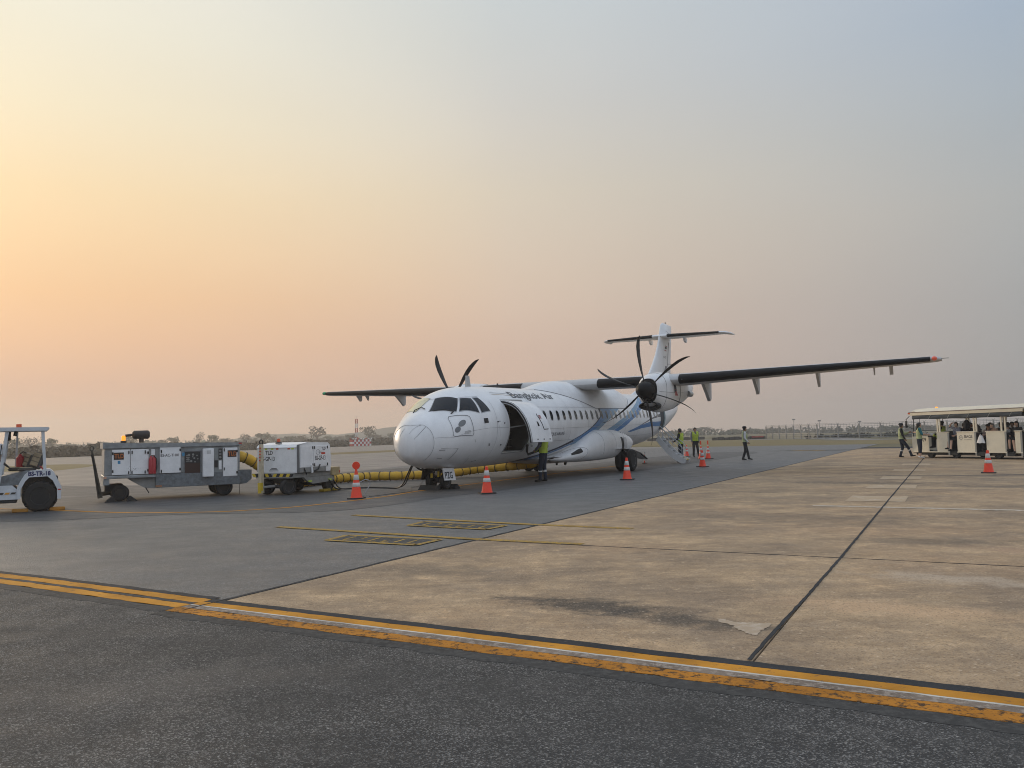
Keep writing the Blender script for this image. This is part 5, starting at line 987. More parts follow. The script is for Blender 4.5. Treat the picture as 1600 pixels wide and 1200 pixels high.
def seat(x, y):
    s_ = MB().bbox(x - .05, x + .32, y - .2, y + .2, .93, 1.0, .03).build('seat', seatm, TR)
    T = Matrix.Translation((x + .28, y, .99)) @ Matrix.Rotation(R(20), 4, 'Y') @ Matrix.Rotation(R(26), 4, 'Z'); MB().bbox(-.05, .05, -.23, .23, 0, .38, .04, 0, T).build('seat_back', seatm, s_)
    for k in range(3): MB().bbox(-.068, -.04, -.17, .17, .05 + k * .105, .145 + k * .105, .014, 0, T).build('pad', seatp, s_)
    MB().bbox(x - .02, x + .24, y - .15, y + .15, .995, 1.02, .012).build('pad', seatp, s_)
seat(-.40, .36); seat(-.62, 1.0)
cw = MB(); 
for y in (.06, 1.26):
    cw.prism([(.06, .955), (.12, .955), (.07, 1.86), (.005, 1.86)], y - .03, y + .03, 0, 'y').prism([(-.86, .55), (-.80, .55), (-.63, 1.86), (-.70, 1.86)], y - .025, y + .025, 0, 'y')
    cw.prism([(-1.55, 1.0), (-1.49, 1.0), (-1.05, 1.86), (-1.11, 1.86)], y - .025, y + .025, 0, 'y')
cw.build('cab_post', bw, TR)
MB().prism([(-1.25, 1.86), (.12, 1.86), (.17, 1.91), (.16, 1.945), (-1.25, 1.945)], -.02, 1.36, 0, 'y').build('roof', bw, TR)
MB().prism([(-.53, .95), (-.49, .95), (-.47, 1.86), (-.51, 1.86)], 1.2, 1.26, 0, 'y').build('rear_screen_post', bw, TR)
MB().prism([(-2.6, .5), (-1.45, .5), (-1.40, .95), (-1.5, 1.02), (-2.55, .92)], .08, 1.26, 0, 'y').build('bonnet', bw, TR)
MB().tube([(-.74 + .20 * math.cos(t * .393) * .55, .36 + .20 * math.sin(t * .393), 1.13 - .20 * math.cos(t * .393) * .5) for t in range(17)], .018, 6).tube([(-.98, .36, .80), (-.74, .36, 1.13)], .025, 6).tube([(-.74, .17, 1.13), (-.74, .55, 1.13)], .014, 5).build('steering_wheel', blk, TR)
MB().lathe([(.0, 0), (.10, .0), (.11, .06), (.06, .12), (0, .12)], 14, 0, Matrix.Translation((-.60, .30, 1.75)) @ Matrix.Rotation(R(-90), 4, 'Y')).tube([(-.52, .3, 1.75), (-.50, .3, 1.86)], .04, 6).build('work_lamp', blk, TR, True, 40)
MB().tube([(-.72, .0, 1.30), (-.72, -.02, 1.50)], .02, 6).bbox(-.86, -.75, -.03, 0, 1.33, 1.58, .01).build('mirror', bw, TR); MB().tube([(-.80, -.02, 1.28), (-.76, -.03, 1.55)], .012, 5).build('mirror_arm', blk, TR)
MB().lathe([(.058, 1.945), (.055, 2.03), (0, 2.035)], 14, 0, Matrix.Translation((-.45, .6, 0))).build('beacon', orange_l, TR, True, 40)
MB().tube([(.05, .2, .97), (.0, .16, 1.03), (-.06, .2, 1.06)], .02, 6).build('release_lever', redp, TR)
fe = thing('fire_extinguisher', 'red fire extinguisher with black hose behind the tractor seats', 'extinguisher', tuple(wpt((-10.97, 18.58), D3, -.42, 1.05)), rz3)
MB().lathe([(0, .98), (.08, .98), (.085, 1.0), (.085, 1.24), (.04, 1.29), (.02, 1.33), (0, 1.33)], 14).build('cylinder', redp, fe, True, 40); MB().tube([(0, 0, 1.33), (.06, 0, 1.38), (.15, -.02, 1.33), (.2, -.03, 1.2), (.33, -.05, .98)], .014, 6).build('hose', blk, fe)
for dx, lb in ((-.40, 'orange chock in front of the tractor rear wheel'), (.36, 'orange chock behind the tractor rear wheel')):
    p = wpt((-10.97, 18.58), D3, dx, .12); chock(lb, p, rz3 if dx > 0 else rz3 + math.pi, M('chock_orange', (.42, .19, .025), .7, var=.3), .16, None, True)

# ------------------------------------------------------------------ yellow air hose and cables
def cr(pts, k=12):
    P = [Vector(p) for p in pts]; P = [2 * P[0] - P[1]] + P + [2 * P[-1] - P[-2]]; out = []
    for i in range(1, len(P) - 2):
        a, b, c, d = P[i - 1:i + 3]
        for s_ in range(k):
            t = s_ / k; out.append(.5 * ((2 * b) + (c - a) * t + (2 * a - 5 * b + 4 * c - d) * t * t + (3 * b - a - 3 * c + d) * t ** 3))
    return out + [P[-2]]
tail = wpt((-10.8, 21.1), D, 3.44, .5)
def acp(x, y, z): c, s_ = math.cos(-YAW), math.sin(-YAW); return (-2.9815 + x * c - y * s_, 21.763 + x * s_ + y * c, z)
hp = cr([(tail.x - .1, tail.y - .05, 1.12), (tail.x + .25, tail.y + .15, 1.02), (tail.x + .65, tail.y + .45, .70), (tail.x + 1.0, tail.y + 1.0, .32), (-6.9, 25.6, .17), (-6.25, 27.6, .165), (-5.2, 28.75, .165), (-4.2, 28.75, .165), (-3.2, 29.2, .165), (-2.2, 29.75, .19), (-1.3, 30.1, .28), acp(-.25, 8.4, .44), acp(-.2, 8.9, .62)], 26)
# resample evenly
q = [hp[0]]
for p in hp[1:]:
    if (p - q[-1]).length >= .045: q.append(p)
HS = thing('air_hose', 'yellow ribbed air conditioning hose snaking along the tarmac to the airliner belly', 'hose')
MB().tube(q, [.148 + .010 * math.cos((i - 3) * 2 * math.pi / 5 + math.pi) for i in range(len(q))], 16).build('duct', M('hose_yellow', (.60, .36, .025), .6, 0, .2, 6), HS, True)
for i in range(3, len(q) - 3, 5):
    d = (q[i + 1] - q[i - 1]).normalized(); a = d.orthogonal().normalized(); b = d.cross(a)
    MB().tube([q[i] + .158 * (math.cos(t * math.pi / 8) * a + math.sin(t * math.pi / 8) * b) for t in range(17)], .014, 4, 0, False).build('hoop', M('hoop_black', (.03, .026, .018), .6, var=0), HS)
cz = .022
for j, (dx, lb) in enumerate([(0, 'thicker black power cable from the white unit up to the airliner nose'), (.12, 'second black power cable drooping beside it to the airliner nose')]):
    pts = cr([(-5.35 + dx, 23.2, .35), (-5.25 + dx, 23.6, .08), (-5.05 + dx, 24.3, cz), (-4.5 + dx * .5, 24.55, cz), (-3.95, 24.25 + dx, cz), (-3.5, 23.9 + dx, .03), (-3.25 + dx * .5, 23.4, .16), (-3.05 + dx * .4, 23.05, .48), (-2.9 + dx * .3, 22.95, .72), (-2.72 + dx * .3, 22.95, .60), (-2.6, 23.0, .56 + dx * .6)], 10)
    o = MB().tube(pts, .022 - j * .004, 7).build('power_cable', blk, None, True); tag(o, lb, 'cable')
o = MB().tube(cr([(-3.85, 20.4, .03), (-3.7, 20.6, .35), (-3.78, 20.5, .46), (-3.92, 20.32, .40)], 8), .014, 6).build('strap', M('strap_grey', (.3, .3, .3), .6), None, True); tag(o, 'grey strap hanging off the tall lollipop cone', 'strap')
o = MB().tube(cr([(-3.72, 20.6, .02), (-3.3, 21.6, .012), (-2.9, 22.4, .012), (-3.1, 24.2, .012), (-2.95, 25.0, .012), (-3.3, 29.2, .02)], 8), .007, 5).build('thin_cord', blk); tag(o, 'thin dark cord trailing between the cones by the nose wheel', 'cord')

# ------------------------------------------------------------------ traffic cones
con_o = M('cone_orange', (.84, .055, .015), .5, 0, .08, 5); con_w = M('cone_reflective', (.62, .62, .60), .35, 0, .12, 8)
def make_cone(name='traffic_cone', lolly=False, pole=False):
    r_ = thing(name, 'x', 'traffic cone'); H = .70
    MB().prism([(-.2, -.2), (.2, -.2), (.2, .2), (-.2, .2)], 0, .03, 0, 'z').build('base', blk, r_)
    rad = lambda z: .15 - .117 * z / H
    MB().lathe([(rad(.03) + .01, .03), (rad(.05), .05), (rad(H), H), (rad(H) * .6, H + .005), (0, H + .005)], 20).build('cone_body', con_o, r_, True, 50)
    for z0, z1 in ((.30, .40), (.47, .60)): MB().lathe([(rad(z0) + .002, z0), (rad(z0) + .005, z0 + .003), (rad(z1) + .005, z1 - .003), (rad(z1) + .002, z1)], 20).build('reflective_band', con_w, r_, True)
    if lolly:
        MB().tube([(0, 0, H), (0, 0, H + .06)], .03, 8).build('sign_stem', con_o, r_); MB().lathe([(0, -.012), (.095, -.012), (.10, 0), (.095, .012), (0, .012)], 24, 0, Matrix.Translation((0, 0, H + .13)), 'y').build('sign_disc', con_o, r_)
    if pole: MB().tube([(0, 0, H * .6), (0, 0, 1.0)], .028, 8).build('pole', con_w, r_); MB().tube([(0, 0, .78), (0, 0, 1.0)], .035, 8).build('pole_cap', con_o, r_)
    return r_
cone = make_cone()
cones = [((-.72, 21.02), 'orange cone with two white bands standing on the seam just right of the nose wheel'), ((3.63, 25.82), 'orange cone in front of the main wheels on the near side'), ((-.16, 38.75), 'small looking orange cone under the belly behind the cargo door'), ((-3.43, 29.6), 'orange cone half hidden behind the nose wheel and yellow hose'), ((8.0, 34.04), 'orange cone standing alone in front of the paired pole cones'), ((10.74, 49.8), 'orange cone beside the foot of the airstair'), ((14.67, 24.84), 'orange cone alone on the tan concrete before the passenger tram')]
for i, ((x, y), lb) in enumerate(cones):
    if i == 0: cone.location = (x, y, 0); cone['label'] = lb; cone['group'] = 'orange traffic cones'; cone.rotation_euler = (0, 0, .3)
    else: copy_tree(cone, (x, y, 0), .3 + i * .9, lb)
lc_ = make_cone('traffic_cone', True); lc_.location = (-3.99, 20.28, 0); lc_['label'] = 'orange cone topped by a round lollipop disc beside the power unit'; lc_['group'] = 'orange traffic cones'
pc_ = make_cone('traffic_cone', False, True); pc_.location = (10.35, 44.3, 0); pc_['label'] = 'left one of the two close cones with tall banded poles'; pc_['group'] = 'cones with poles'
copy_tree(pc_, (10.72, 44.2, 0), .5, 'right one of the two close cones with tall banded poles')
bp = thing('marker_pole', 'slim red and white marker pole behind the main gear door', 'pole', (6.45, 39.6, 0))
for k in range(4): MB().tube([(0, 0, k * .14), (0, 0, (k + 1) * .14)], .03, 8).build('pole_band', con_o if k % 2 == 0 else con_w, bp)
MB().lathe([(.14, 0), (.14, .02), (.03, .04)], 14).build('base', blk, bp)
for sg, lb in ((-.33, 'black chock block wedged in front of the nose wheels'), (.33, 'black chock block with rope ring behind the nose wheels')):
    p = acp(-.1 if sg < 0 else .15, 1.73 + sg, 0); o = chock(lb, (p[0], p[1], 0), math.pi / 2 - YAW + (math.pi if sg < 0 else 0), M('chock_black', (.035, .035, .035)), .62)

# ------------------------------------------------------------------ passenger tram
DT = Vector((.36, -.93)).normalized(); rzt = math.atan2(DT.y, DT.x); TP = (19.7, 38.0)
cream = M('tram_cream', (.84, .77, .61), .5, 0, .1, 2, bump=.03); creamd = M('tram_cream_roof', (.78, .69, .52), .55, 0, .12, 2); canvas = M('canvas_grey', (.06, .07, .078), .75, 0, .3, 5, bump=.2); darkf = M('tram_floor', (.03, .032, .034), .7, var=.3); seatd = M('tram_seat', (.035, .035, .04), .6, var=.2)
def make_coach(label, loc, x0, posts, panels, steps, cab):
    r_ = thing('passenger_tram', label, 'tram', (*loc, 0), rzt); x1 = panels[-1][1] + .12; Wd = 1.95
    MB().bbox(x0 + .15, x1, .03, Wd, .24, .31, .01).build('floor', darkf, r_)
    MB().bbox(x0 + .25, x1, .10, Wd - .1, .14, .24, .02).build('chassis', blk, r_)
    sec = [(-.06, 2.03), (-.06, 2.16), (-.02, 2.19), (.35, 2.33), (.98, 2.38), (1.6, 2.33), (1.98, 2.19), (2.02, 2.16), (2.02, 2.03), (1.97, 2.03), (1.97, 2.14), (.98, 2.29), (-.01, 2.14), (-.01, 2.03)]
    MB().prism(sec, x0 + .12, x1 + .03, 0, 'x').build('roof', creamd, r_)
    MB().prism([(-.068, 2.165), (-.068, 2.185), (-.01, 2.2), (-.01, 2.18)], x0 + .05, x1 + .03, 0, 'x').build('roof_gutter', M('tram_brown', (.20, .13, .09), .6), r_)
    if cab: MB().prism([(x0 + .12, 2.03), (x0 - .02, 2.10), (x0 + .0, 2.16), (x0 + .3, 2.24), (x0 + .3, 2.03)], .0, 1.95, 0, 'y').build('front_cornice', creamd, r_)
    # rolled canvas side blinds with creases
    for y, sg in ((-.035, 1), (Wd + .02, -1)):
        mb = MB().grid(lambda u, v: (x0 + .25 + (x1 - x0 - .25) * u, y + .03 * math.sin(v * 3.1) * -sg + .012 * math.sin(u * 37 + v * 4), 2.03 - .19 * v + .012 * math.sin(u * 19)), [i / 60 for i in range(61)], [0, .25, .5, .75, 1])
        mb.build('side_blind', canvas, r_, True)
    k = x0 + 1.2
    while k < x1: MB().tube([(k, -.06, 1.85), (k + .14, -.065, 2.03)], .014, 5).build('blind_strap', M('strap_pale', (.4, .4, .36), .6), r_); k += 1.02
    for x in posts:
        for y in (.0, Wd - .06): MB().box(x - .03, x + .03, y, y + .05, 1.2, 2.04).build('post', cream, r_)
    for a, b in panels:
        p = MB().bbox(a, b, -.01, .03, .30, 1.19, .006).build('side_panel', cream, r_)
        MB().bbox(a - .03, b + .03, -.03, .05, 1.185, 1.225, .008).build('sill', cream, p); MB().bbox(a - .02, b + .02, -.02, .035, .265, .31, .006).build('skirt', cream, p)
        MB().bbox(b - .05, b + .03, -.015, .02, .14, 1.19, .004).build('corner_strip', M('strip_grey', (.36, .36, .33), .5), p)
        MB().bbox(a, b, Wd - .04, Wd, .30, 1.19, .006).build('side_panel', cream, r_)
        MB().bbox(b - .02, b, .03, Wd - .04, .31, 1.15, .005).build('seat_bulkhead', seatd, r_)
    for a, b in steps: MB().bbox(a, b, .0, .35, .13, .25, .01).build('step', darkf, r_)
    return r_
tram = make_coach('cream open sided passenger tram full of seated passengers', TP, -1.10, [.50, .62, 2.40, 2.52, 3.72, 3.90], [(.45, 1.09), (1.53, 2.47), (2.99, 3.92), (4.33, 4.62)], [(1.10, 1.52), (2.50, 2.97), (3.95, 4.3)], True)
MB().bbox(-.93, .0, -.01, .03, .30, 1.02, .01).build('cab_panel', cream, tram); MB().bbox(-.95, -.90, -.02, 1.9, .30, 1.12, .01).build('cab_front', cream, tram)
MB().bbox(-.9, .46, -.03, .04, .26, .31, .006).build('skirt', cream, tram)
text('tram_number', '09', .26, inkb, tram, FS(-.36, .78, -.0115), sx=.85, bold=.004)
text('company_letters', 'BAGS', .19, inkb, tram, FS(1.91, .93, -.0115), sx=.90, bold=.003); text('company_letters', 'Ground Services', .068, inkb, tram, FS(1.91, .83, -.0115), sx=.80)
MB().tube([(1.74 + .075 * math.cos(t * math.pi / 3 + .5), -.011, .945 + .115 * math.sin(t * math.pi / 3 + .5)) for t in range(7)], .010, 4).tube([(1.70, -.011, .98), (1.74, -.011, .94), (1.78, -.011, .98)], .008, 4).tube([(1.71, -.011, .90), (1.76, -.011, .88)], .008, 4).build('company_emblem', greyc, tram)
MB().tube([(-.86, -.01, 1.02), (-.78, -.01, 2.05)], .018, 6).tube([(-.86, 1.9, 1.02), (-.78, 1.9, 2.05)], .018, 6).tube([(-.84, 0, 1.3), (-.84, 1.9, 1.3)], .012, 5).tube([(-.45, .0, 1.9), (-.52, .0, 1.35)], .01, 5).build('windscreen_frame', blk, tram)
MB().tube([(-1.0, -.05, 2.0), (-1.14, -.12, 1.85), (-1.12, -.12, 1.6)], .018, 6).bbox(-1.18, -1.06, -.16, -.12, 1.45, 1.78, .01).build('mirror', blk, tram); MB().tube([(-.86, -.05, 1.4), (-1.06, -.1, 1.5), (-1.2, -.12, 1.62)], .014, 5).build('mirror_arm', blk, tram)
MB().bbox(-1.08, -.95, -.07, .02, 2.10, 2.17, .01).build('marker_lamp', orange_l, tram)
MB().lathe([(.06, 2.34), (.055, 2.42), (0, 2.43)], 12, 0, Matrix.Translation((-.25, .9, 0))).build('beacon', amber_on, tram, True, 40)
MB().bbox(.12, .40, .5, 1.4, .31, .72, .02).build('driver_seat_base', M('seatbase_grey', (.12, .12, .12), .6), tram); MB().bbox(.36, .44, .5, 1.4, .7, 1.25, .02).build('driver_seat_back', seatd, tram)
for x in (.0, 1.36, 3.46, 4.75):
    for y in (.13, 1.8): wheel(tram, 'wheel', (x, y, .185), .185, .16, 'y', tyre_m, dull)
coach2 = make_coach('second cream tram coach coupled behind and cut by the right edge', (TP[0] + DT.x * 4.95, TP[1] + DT.y * 4.95), -.15, [.06, 1.1, 1.22], [(-.1, .62), (1.05, 2.0)], [(.64, 1.03)], False)
for x in (.3, 1.6):
    for y in (.13, 1.8): wheel(coach2, 'wheel', (x, y, .185), .185, .16, 'y', tyre_m, dull)

# ------------------------------------------------------------------ people
skin_a = M('skin_tan', (.36, .20, .125), .55, var=.1, scale=8); skin_b = M('skin_light', (.52, .33, .24), .55, var=.1, scale=8); hair_b = M('hair_black', (.012, .011, .011), .5, var=.2, scale=20); hair_g = M('hair_grey', (.2, .19, .18), .6)
C_ = lambda n, c: M('cloth_' + n, c, .85, var=.2, scale=7, bump=.2)
black_c = C_('black', (.015, .015, .017)); navy_c = C_('navy', (.012, .018, .035)); white_c = C_('white', (.62, .62, .62)); grey_c = C_('grey', (.16, .17, .20)); purple_c = C_('purple_grey', (.13, .125, .17)); teal_c = C_('teal', (.02, .16, .20)); blue_c = C_('blue', (.08, .15, .3)); brown_c = C_('brown', (.13, .085, .06)); floral_c = C_('floral', (.26, .21, .19)); slate_c = C_('slate', (.17, .18, .23)); shoe_b = C_('shoe', (.01, .01, .01)); shoe_w = C_('shoe_white', (.7, .7, .69))
hv_y = M('hivis_yellow', (.40, .50, .05), .7, var=.12, scale=8, emit=0); hv_g = M('hivis_green', (.20, .29, .08), .7, var=.15, scale=8); hv_s = M('hivis_pale', (.40, .46, .24), .6, var=.2, scale=8); silver = M('reflective_silver', (.55, .56, .55), .4, var=.1)
BASE = dict(pelvis=(0, 0, .95), waist=(0, .0, 1.09), chest=(0, .01, 1.29), neck=(0, -.01, 1.465), head=(0, .015, 1.605),
            hl=(-.085, 0, .90), hr=(.085, 0, .90), kl=(-.095, .02, .49), kr=(.095, .02, .49), al=(-.10, -.02, .085), ar=(.10, -.02, .085), tl=(-.12, .15, .035), tr=(.12, .15, .035),
            sl=(-.175, -.01, 1.42), sr=(.175, -.01, 1.42), el=(-.235, -.03, 1.14), er=(.235, -.03, 1.14), wl=(-.24, .05, .90), wr=(.24, .05, .90), fl=(-.235, .075, .81), fr=(.235, .075, .81))
def caps(mb, a, b, ra, rb, n=12):
    a = Vector(a); b = Vector(b); d = (b - a); L_ = d.length; d.normalize(); u = d.orthogonal().normalized(); w = d.cross(u); rings = []
    for k in range(4): t = math.pi / 2 * (1 - k / 3.0001); rings.append((a - d * ra * math.sin(t), ra * math.cos(t)))
    for k in range(4): t = math.pi / 2 * (k / 3.0001); rings.append((b + d * rb * math.sin(t), rb * math.cos(t)))
    o = len(mb.v)
    for c, r in rings: mb.v += [tuple(c + max(r, .002) * (math.cos(2 * math.pi * i / n) * u + math.sin(2 * math.pi * i / n) * w)) for i in range(n)]
    m_ = len(rings)
    for i in range(m_ - 1):
        for k in range(n): mb.f.append((o + i * n + k, o + i * n + (k + 1) % n, o + (i + 1) * n + (k + 1) % n, o + (i + 1) * n + k)); mb.mi.append(0)
    mb.f += [tuple(o + k for k in reversed(range(n))), tuple(o + (m_ - 1) * n + k for k in range(n))]; mb.mi += [0, 0]
def person(label, loc, rz, H=1.72, pose=None, top=black_c, sleeve='long', bottom=black_c, leg='long', shoes=shoe_b, skin=skin_a, hair=hair_b, vest=None, cap=None, longhair=False, female=False, group=None, bands=False):
    J = {k: Vector(v) for k, v in BASE.items()}
    for k, v in (pose or {}).items(): J[k] = Vector(v)
    root = thing('person', label, 'person', loc, rz, group); root.scale = (H / 1.72,) * 3
    sh = .92 if female else 1.
    seg = []      # (a, b, ra, rb, region)
    def S(a, b, ra, rb, reg): seg.append((J[a] if isinstance(a, str) else a, J[b] if isinstance(b, str) else b, ra, rb, reg))
    fwd = Vector((0, 1, 0)); side = (J['sr'] - J['sl']).normalized(); hip = (J['hr'] - J['hl']).normalized()
    for k in (-1, 1):
        seg.append((J['pelvis'] + hip * .06 * k, J['waist'] + side * .055 * k * sh, .105, .095 * sh, 'bottom' if True else ''))
        seg.append((J['waist'] + side * .055 * k, J['chest'] + side * .075 * k * sh, .108 * sh, .116 * sh, 'top'))
        seg.append((J['chest'] + side * .075 * k * sh, J['sl' if k < 0 else 'sr'] - side * .045 * k + Vector((0, 0, -.03)), .105 * sh, .07, 'top'))
    seg.append((J['chest'], J['neck'] - (J['neck'] - J['chest']).normalized() * .05, .11, .065, 'top')); seg.append((J['neck'] - (J['head'] - J['neck']) * .25, J['neck'].lerp(J['head'], .5), .052, .05, 'skin'))
    hd = (J['head'] - J['neck']).normalized(); seg.append((J['head'] - hd * .035 + fwd * .01, J['head'] + hd * .03, .074, .088, 'head'))
    for s_ in 'lr':
        S('s' + s_, 'e' + s_, .066 * sh, .052, 'top' if sleeve != 'none' else 'skin'); S('e' + s_, 'w' + s_, .049, .036 if sleeve == 'long' else .030, 'top' if sleeve == 'long' else 'skin')
        wv, fv = J['w' + s_], J['f' + s_]; seg.append((wv.lerp(fv, .2), wv.lerp(fv, .62), .034, .036, 'skin'))
        S('h' + s_, 'k' + s_, .102, .074 if leg != 'short' else .062, 'bottom'); S('k' + s_, 'a' + s_, .072 if leg != 'short' else .058, .060 if leg == 'long' else .040, 'bottom' if leg == 'long' else ('bottom_half' if leg == 'crop' else 'skin'))
        d = (J['t' + s_] - J['a' + s_]).normalized(); seg.append((J['a' + s_] - d * .03 + Vector((0, 0, -.03)), J['t' + s_], .045, .033, 'shoe'))
    mb = MB()
    for a, b, ra, rb, reg in seg: caps(mb, a, b, ra, rb)
    # nose, chin and ears pressed into the head before the skin is closed over everything
    hc = J['head']; caps(mb, hc + Vector((0, .085, .005)), hc + Vector((0, .105, -.022)), .012, .016, 8); caps(mb, hc + Vector((0, .055, -.085)), hc + Vector((0, .06, -.08)), .04, .04, 8)
    for k in (-1, 1): caps(mb, hc + Vector((.082 * k, .0, .01)), hc + Vector((.085 * k, .0, -.03)), .016, .013, 8)
    me = bpy.data.meshes.new('raw'); me.from_pydata(mb.v, [], mb.f); o = bpy.data.objects.new('raw', me); COL.objects.link(o)
    md = o.modifiers.new('r', 'REMESH'); md.mode = 'VOXEL'; md.voxel_size = .021; sm = o.modifiers.new('s', 'SMOOTH'); sm.iterations = 3; sm.factor = .5
    me2 = bpy.data.meshes.new_from_object(o.evaluated_get(bpy.context.evaluated_depsgraph_get())); COL.objects.unlink(o); bpy.data.objects.remove(o)
    names = ['top', 'bottom', 'skin', 'shoe', 'band']; mats = [top, bottom, skin, shoes, silver]
    me2.materials.clear(); [me2.materials.append(m) for m in mats]
    def reg_of(c):
        best = (9, '', 0)
        for a, b, ra, rb, reg in seg:
            ab = b - a; t = max(0, min(1, (c - a).dot(ab) / max(ab.length_squared, 1e-9))); dd = (c - a - ab * t).length / (ra + (rb - ra) * t)
            if dd < best[0]: best = (dd, reg, t)
        return best
    torso = []; headf = []; idx = []
    for p in me2.polygons:
        c = p.center; d_, reg, t = reg_of(c)
        if reg == 'bottom_half': reg = 'bottom' if t < .62 else 'skin'
        if reg == 'head': headf.append(p.index); reg = 'skin'
        if reg == 'top' or (reg == 'bottom' and c.z > J['pelvis'].z - .02 and (c - J['pelvis']).length < .30): torso.append(p.index)
        if bands and reg == 'bottom' and abs(t - .35) < .07 and c.z < J['kl'].z + .02: reg = 'band'
        idx.append(names.index(reg))
    me2.polygons.foreach_set('material_index', idx); me2.polygons.foreach_set('use_smooth', [True] * len(me2.polygons)); me2.name = 'body'
    bo = bpy.data.objects.new('body', me2); COL.objects.link(bo); bo.parent = root
    # five fingers on each hand
    hm = MB()
    for s_ in 'lr':
        wv, fv = J['w' + s_], J['f' + s_]; d = (fv - wv).normalized(); sd_ = d.cross(Vector((1, 0, 0)) if abs(d.x) < .8 else Vector((0, 0, 1))).normalized(); L0 = wv.lerp(fv, .62)
        cu = Vector((1 if s_ == 'l' else -1, 0, 0)) * .02
        for k, ln in enumerate((.062, .075, .08, .07)):
            b0 = L0 + sd_ * (.028 - .019 * k); hm.tube([b0, b0 + d * ln * .55 + cu * .3, b0 + d * ln + cu], [.0095, .0085, .0065], 6)
        b0 = wv.lerp(fv, .35) + sd_ * .034; hm.tube([b0, b0 + sd_ * .02 + d * .03, b0 + sd_ * .018 + d * .06 + cu * .5], [.011, .010, .008], 6)
    hm.build('fingers', skin, bo, True)
    em = MB()
    for k in (-1, 1): em.ell(hc + Vector((.032 * k, .083, .012)), (.012, .008, .008), 8, 6)
    em.build('eyes', hair_b, bo)
    def shell(name, keep, mat_fn, mats_, off):
        bm = bmesh.new(); bm.from_mesh(me2); bm.faces.ensure_lookup_table(); ks = set(keep); bmesh.ops.delete(bm, geom=[f for f in bm.faces if f.index not in ks], context='FACES')
        bm.normal_update(); nv = {v: v.normal.copy() for v in bm.verts}
        for v in bm.verts: v.co += nv[v] * off
        for f in bm.faces: f.material_index = mat_fn(f.calc_center_median()); f.smooth = True
        m3 = bpy.data.meshes.new(name); bm.to_mesh(m3); bm.free(); m3.materials.clear(); [m3.materials.append(m) for m in mats_]; q = bpy.data.objects.new(name, m3); COL.objects.link(q); q.parent = root
        s3 = q.modifiers.new('thick', 'SOLIDIFY'); s3.thickness = .008; return q
    if vest:
        ax0 = J['pelvis']; axd = (J['neck'] - J['pelvis']); L2 = axd.length; axd.normalize()
        keep = []
        for i in torso:
            c = me2.polygons[i].center; h_ = (c - ax0).dot(axd) / L2; lat_ = abs((c - ax0).dot(side)); arm = min(((c - J['e' + s_]).length for s_ in 'lr'))
            fr = abs((c - ax0).dot(side)) < .05 and (c - ax0).dot(fwd) > 0 and h_ > .72
            if -.06 < h_ < 1.02 and lat_ < .185 * sh + .012 and arm > .10 and not fr: keep.append(i)
        def vm(c):
            h_ = (c - ax0).dot(axd) / L2; l_ = (c - ax0).dot(side)
            if abs(h_ - .13) < .045 or abs(h_ - .40) < .04: return 1
            if h_ > .44 and abs(abs(l_) - .10) < .025: return 1
            return 2 if (len(vest) > 1 and h_ < .42) else 0
        shell('hivis_vest', keep, vm, [vest[0], silver, vest[-1]], .022)
    if hair:
        keep = [i for i in headf if (me2.polygons[i].center - hc).z > .045 or ((me2.polygons[i].center - hc).y < .02 and (me2.polygons[i].center - hc).z > -.06)]
        shell('hair', keep, lambda c: 0, [hair], .012)
        if longhair: 
            lh = MB(); caps(lh, hc + Vector((0, -.045, .02)), hc + Vector((0, -.085, -.20)), .085, .055); lh.build('hair', hair, root, True)
    if cap:
        cp_ = MB(); cp_.lathe([(.106, 0), (.110, .03), (.100, .075), (.06, .105), (0, .112)], 18, 0, Matrix.Translation(hc + Vector((0, -.005, .035))))
        if cap != 'hat': cp_.grid(lambda u, v: (hc.x + (u - .5) * .17, hc.y + .07 + .11 * v * (1 - (2 * u - 1) ** 2 * .4), hc.z + .05 - .02 * v), [i / 6 for i in range(7)], [0, .5, 1])
        else: cp_.lathe([(.10, .0), (.2, -.015), (.205, -.005), (.10, .02)], 22, 0, Matrix.Translation(hc + Vector((0, -.005, .045))))
        cp_.build('cap' if cap != 'hat' else 'hat', black_c, root, True, 40)
    return root
face = lambda dx, dy: math.atan2(-dx, dy)      # turn of a person looking along (dx, dy)
person('ramp worker in yellow vest standing under the open cargo door', (.95, 25.66, 0), face(-.8, .35), 1.70, dict(el=(-.25, .05, 1.16), wl=(-.18, .20, 1.02), fl=(-.14, .27, 1.0), er=(.22, -.05, 1.14), wr=(.20, .06, .92), fr=(.19, .09, .83), al=(-.10, .09, .085), tl=(-.11, .26, .035), kl=(-.095, .08, .49)), purple_c, 'long', navy_c, vest=[hv_y, hv_g], bands=True)
person('bearded ramp worker in cap, white shirt and hi-vis vest walking right', (11.78, 40.8, 0), face(1, -.1), 1.70, dict(kl=(-.09, .12, .49), al=(-.09, .20, .09), tl=(-.10, .36, .04), kr=(.09, .0, .49), ar=(.09, -.14, .085), tr=(.10, .02, .035), el=(-.23, -.05, 1.14), wl=(-.22, .08, .92), fl=(-.2, .14, .84), er=(.23, -.04, 1.14), wr=(.21, .12, .93), fr=(.19, .18, .86)), white_c, 'long', black_c, vest=[hv_s, hv_y], cap='cap', skin=skin_a)
person('ramp worker with hi-vis vest standing alone behind the paired pole cones', (10.9, 48.05, 0), face(.25, -1), 1.76, dict(kl=(-.13, .03, .49), al=(-.19, .0, .085), tl=(-.24, .14, .035), kr=(.12, .03, .49), ar=(.14, .02, .085), tr=(.17, .19, .035)), grey_c, 'long', black_c, vest=[hv_y, hv_y])
pst = acp(1.98, 21.05, .0)
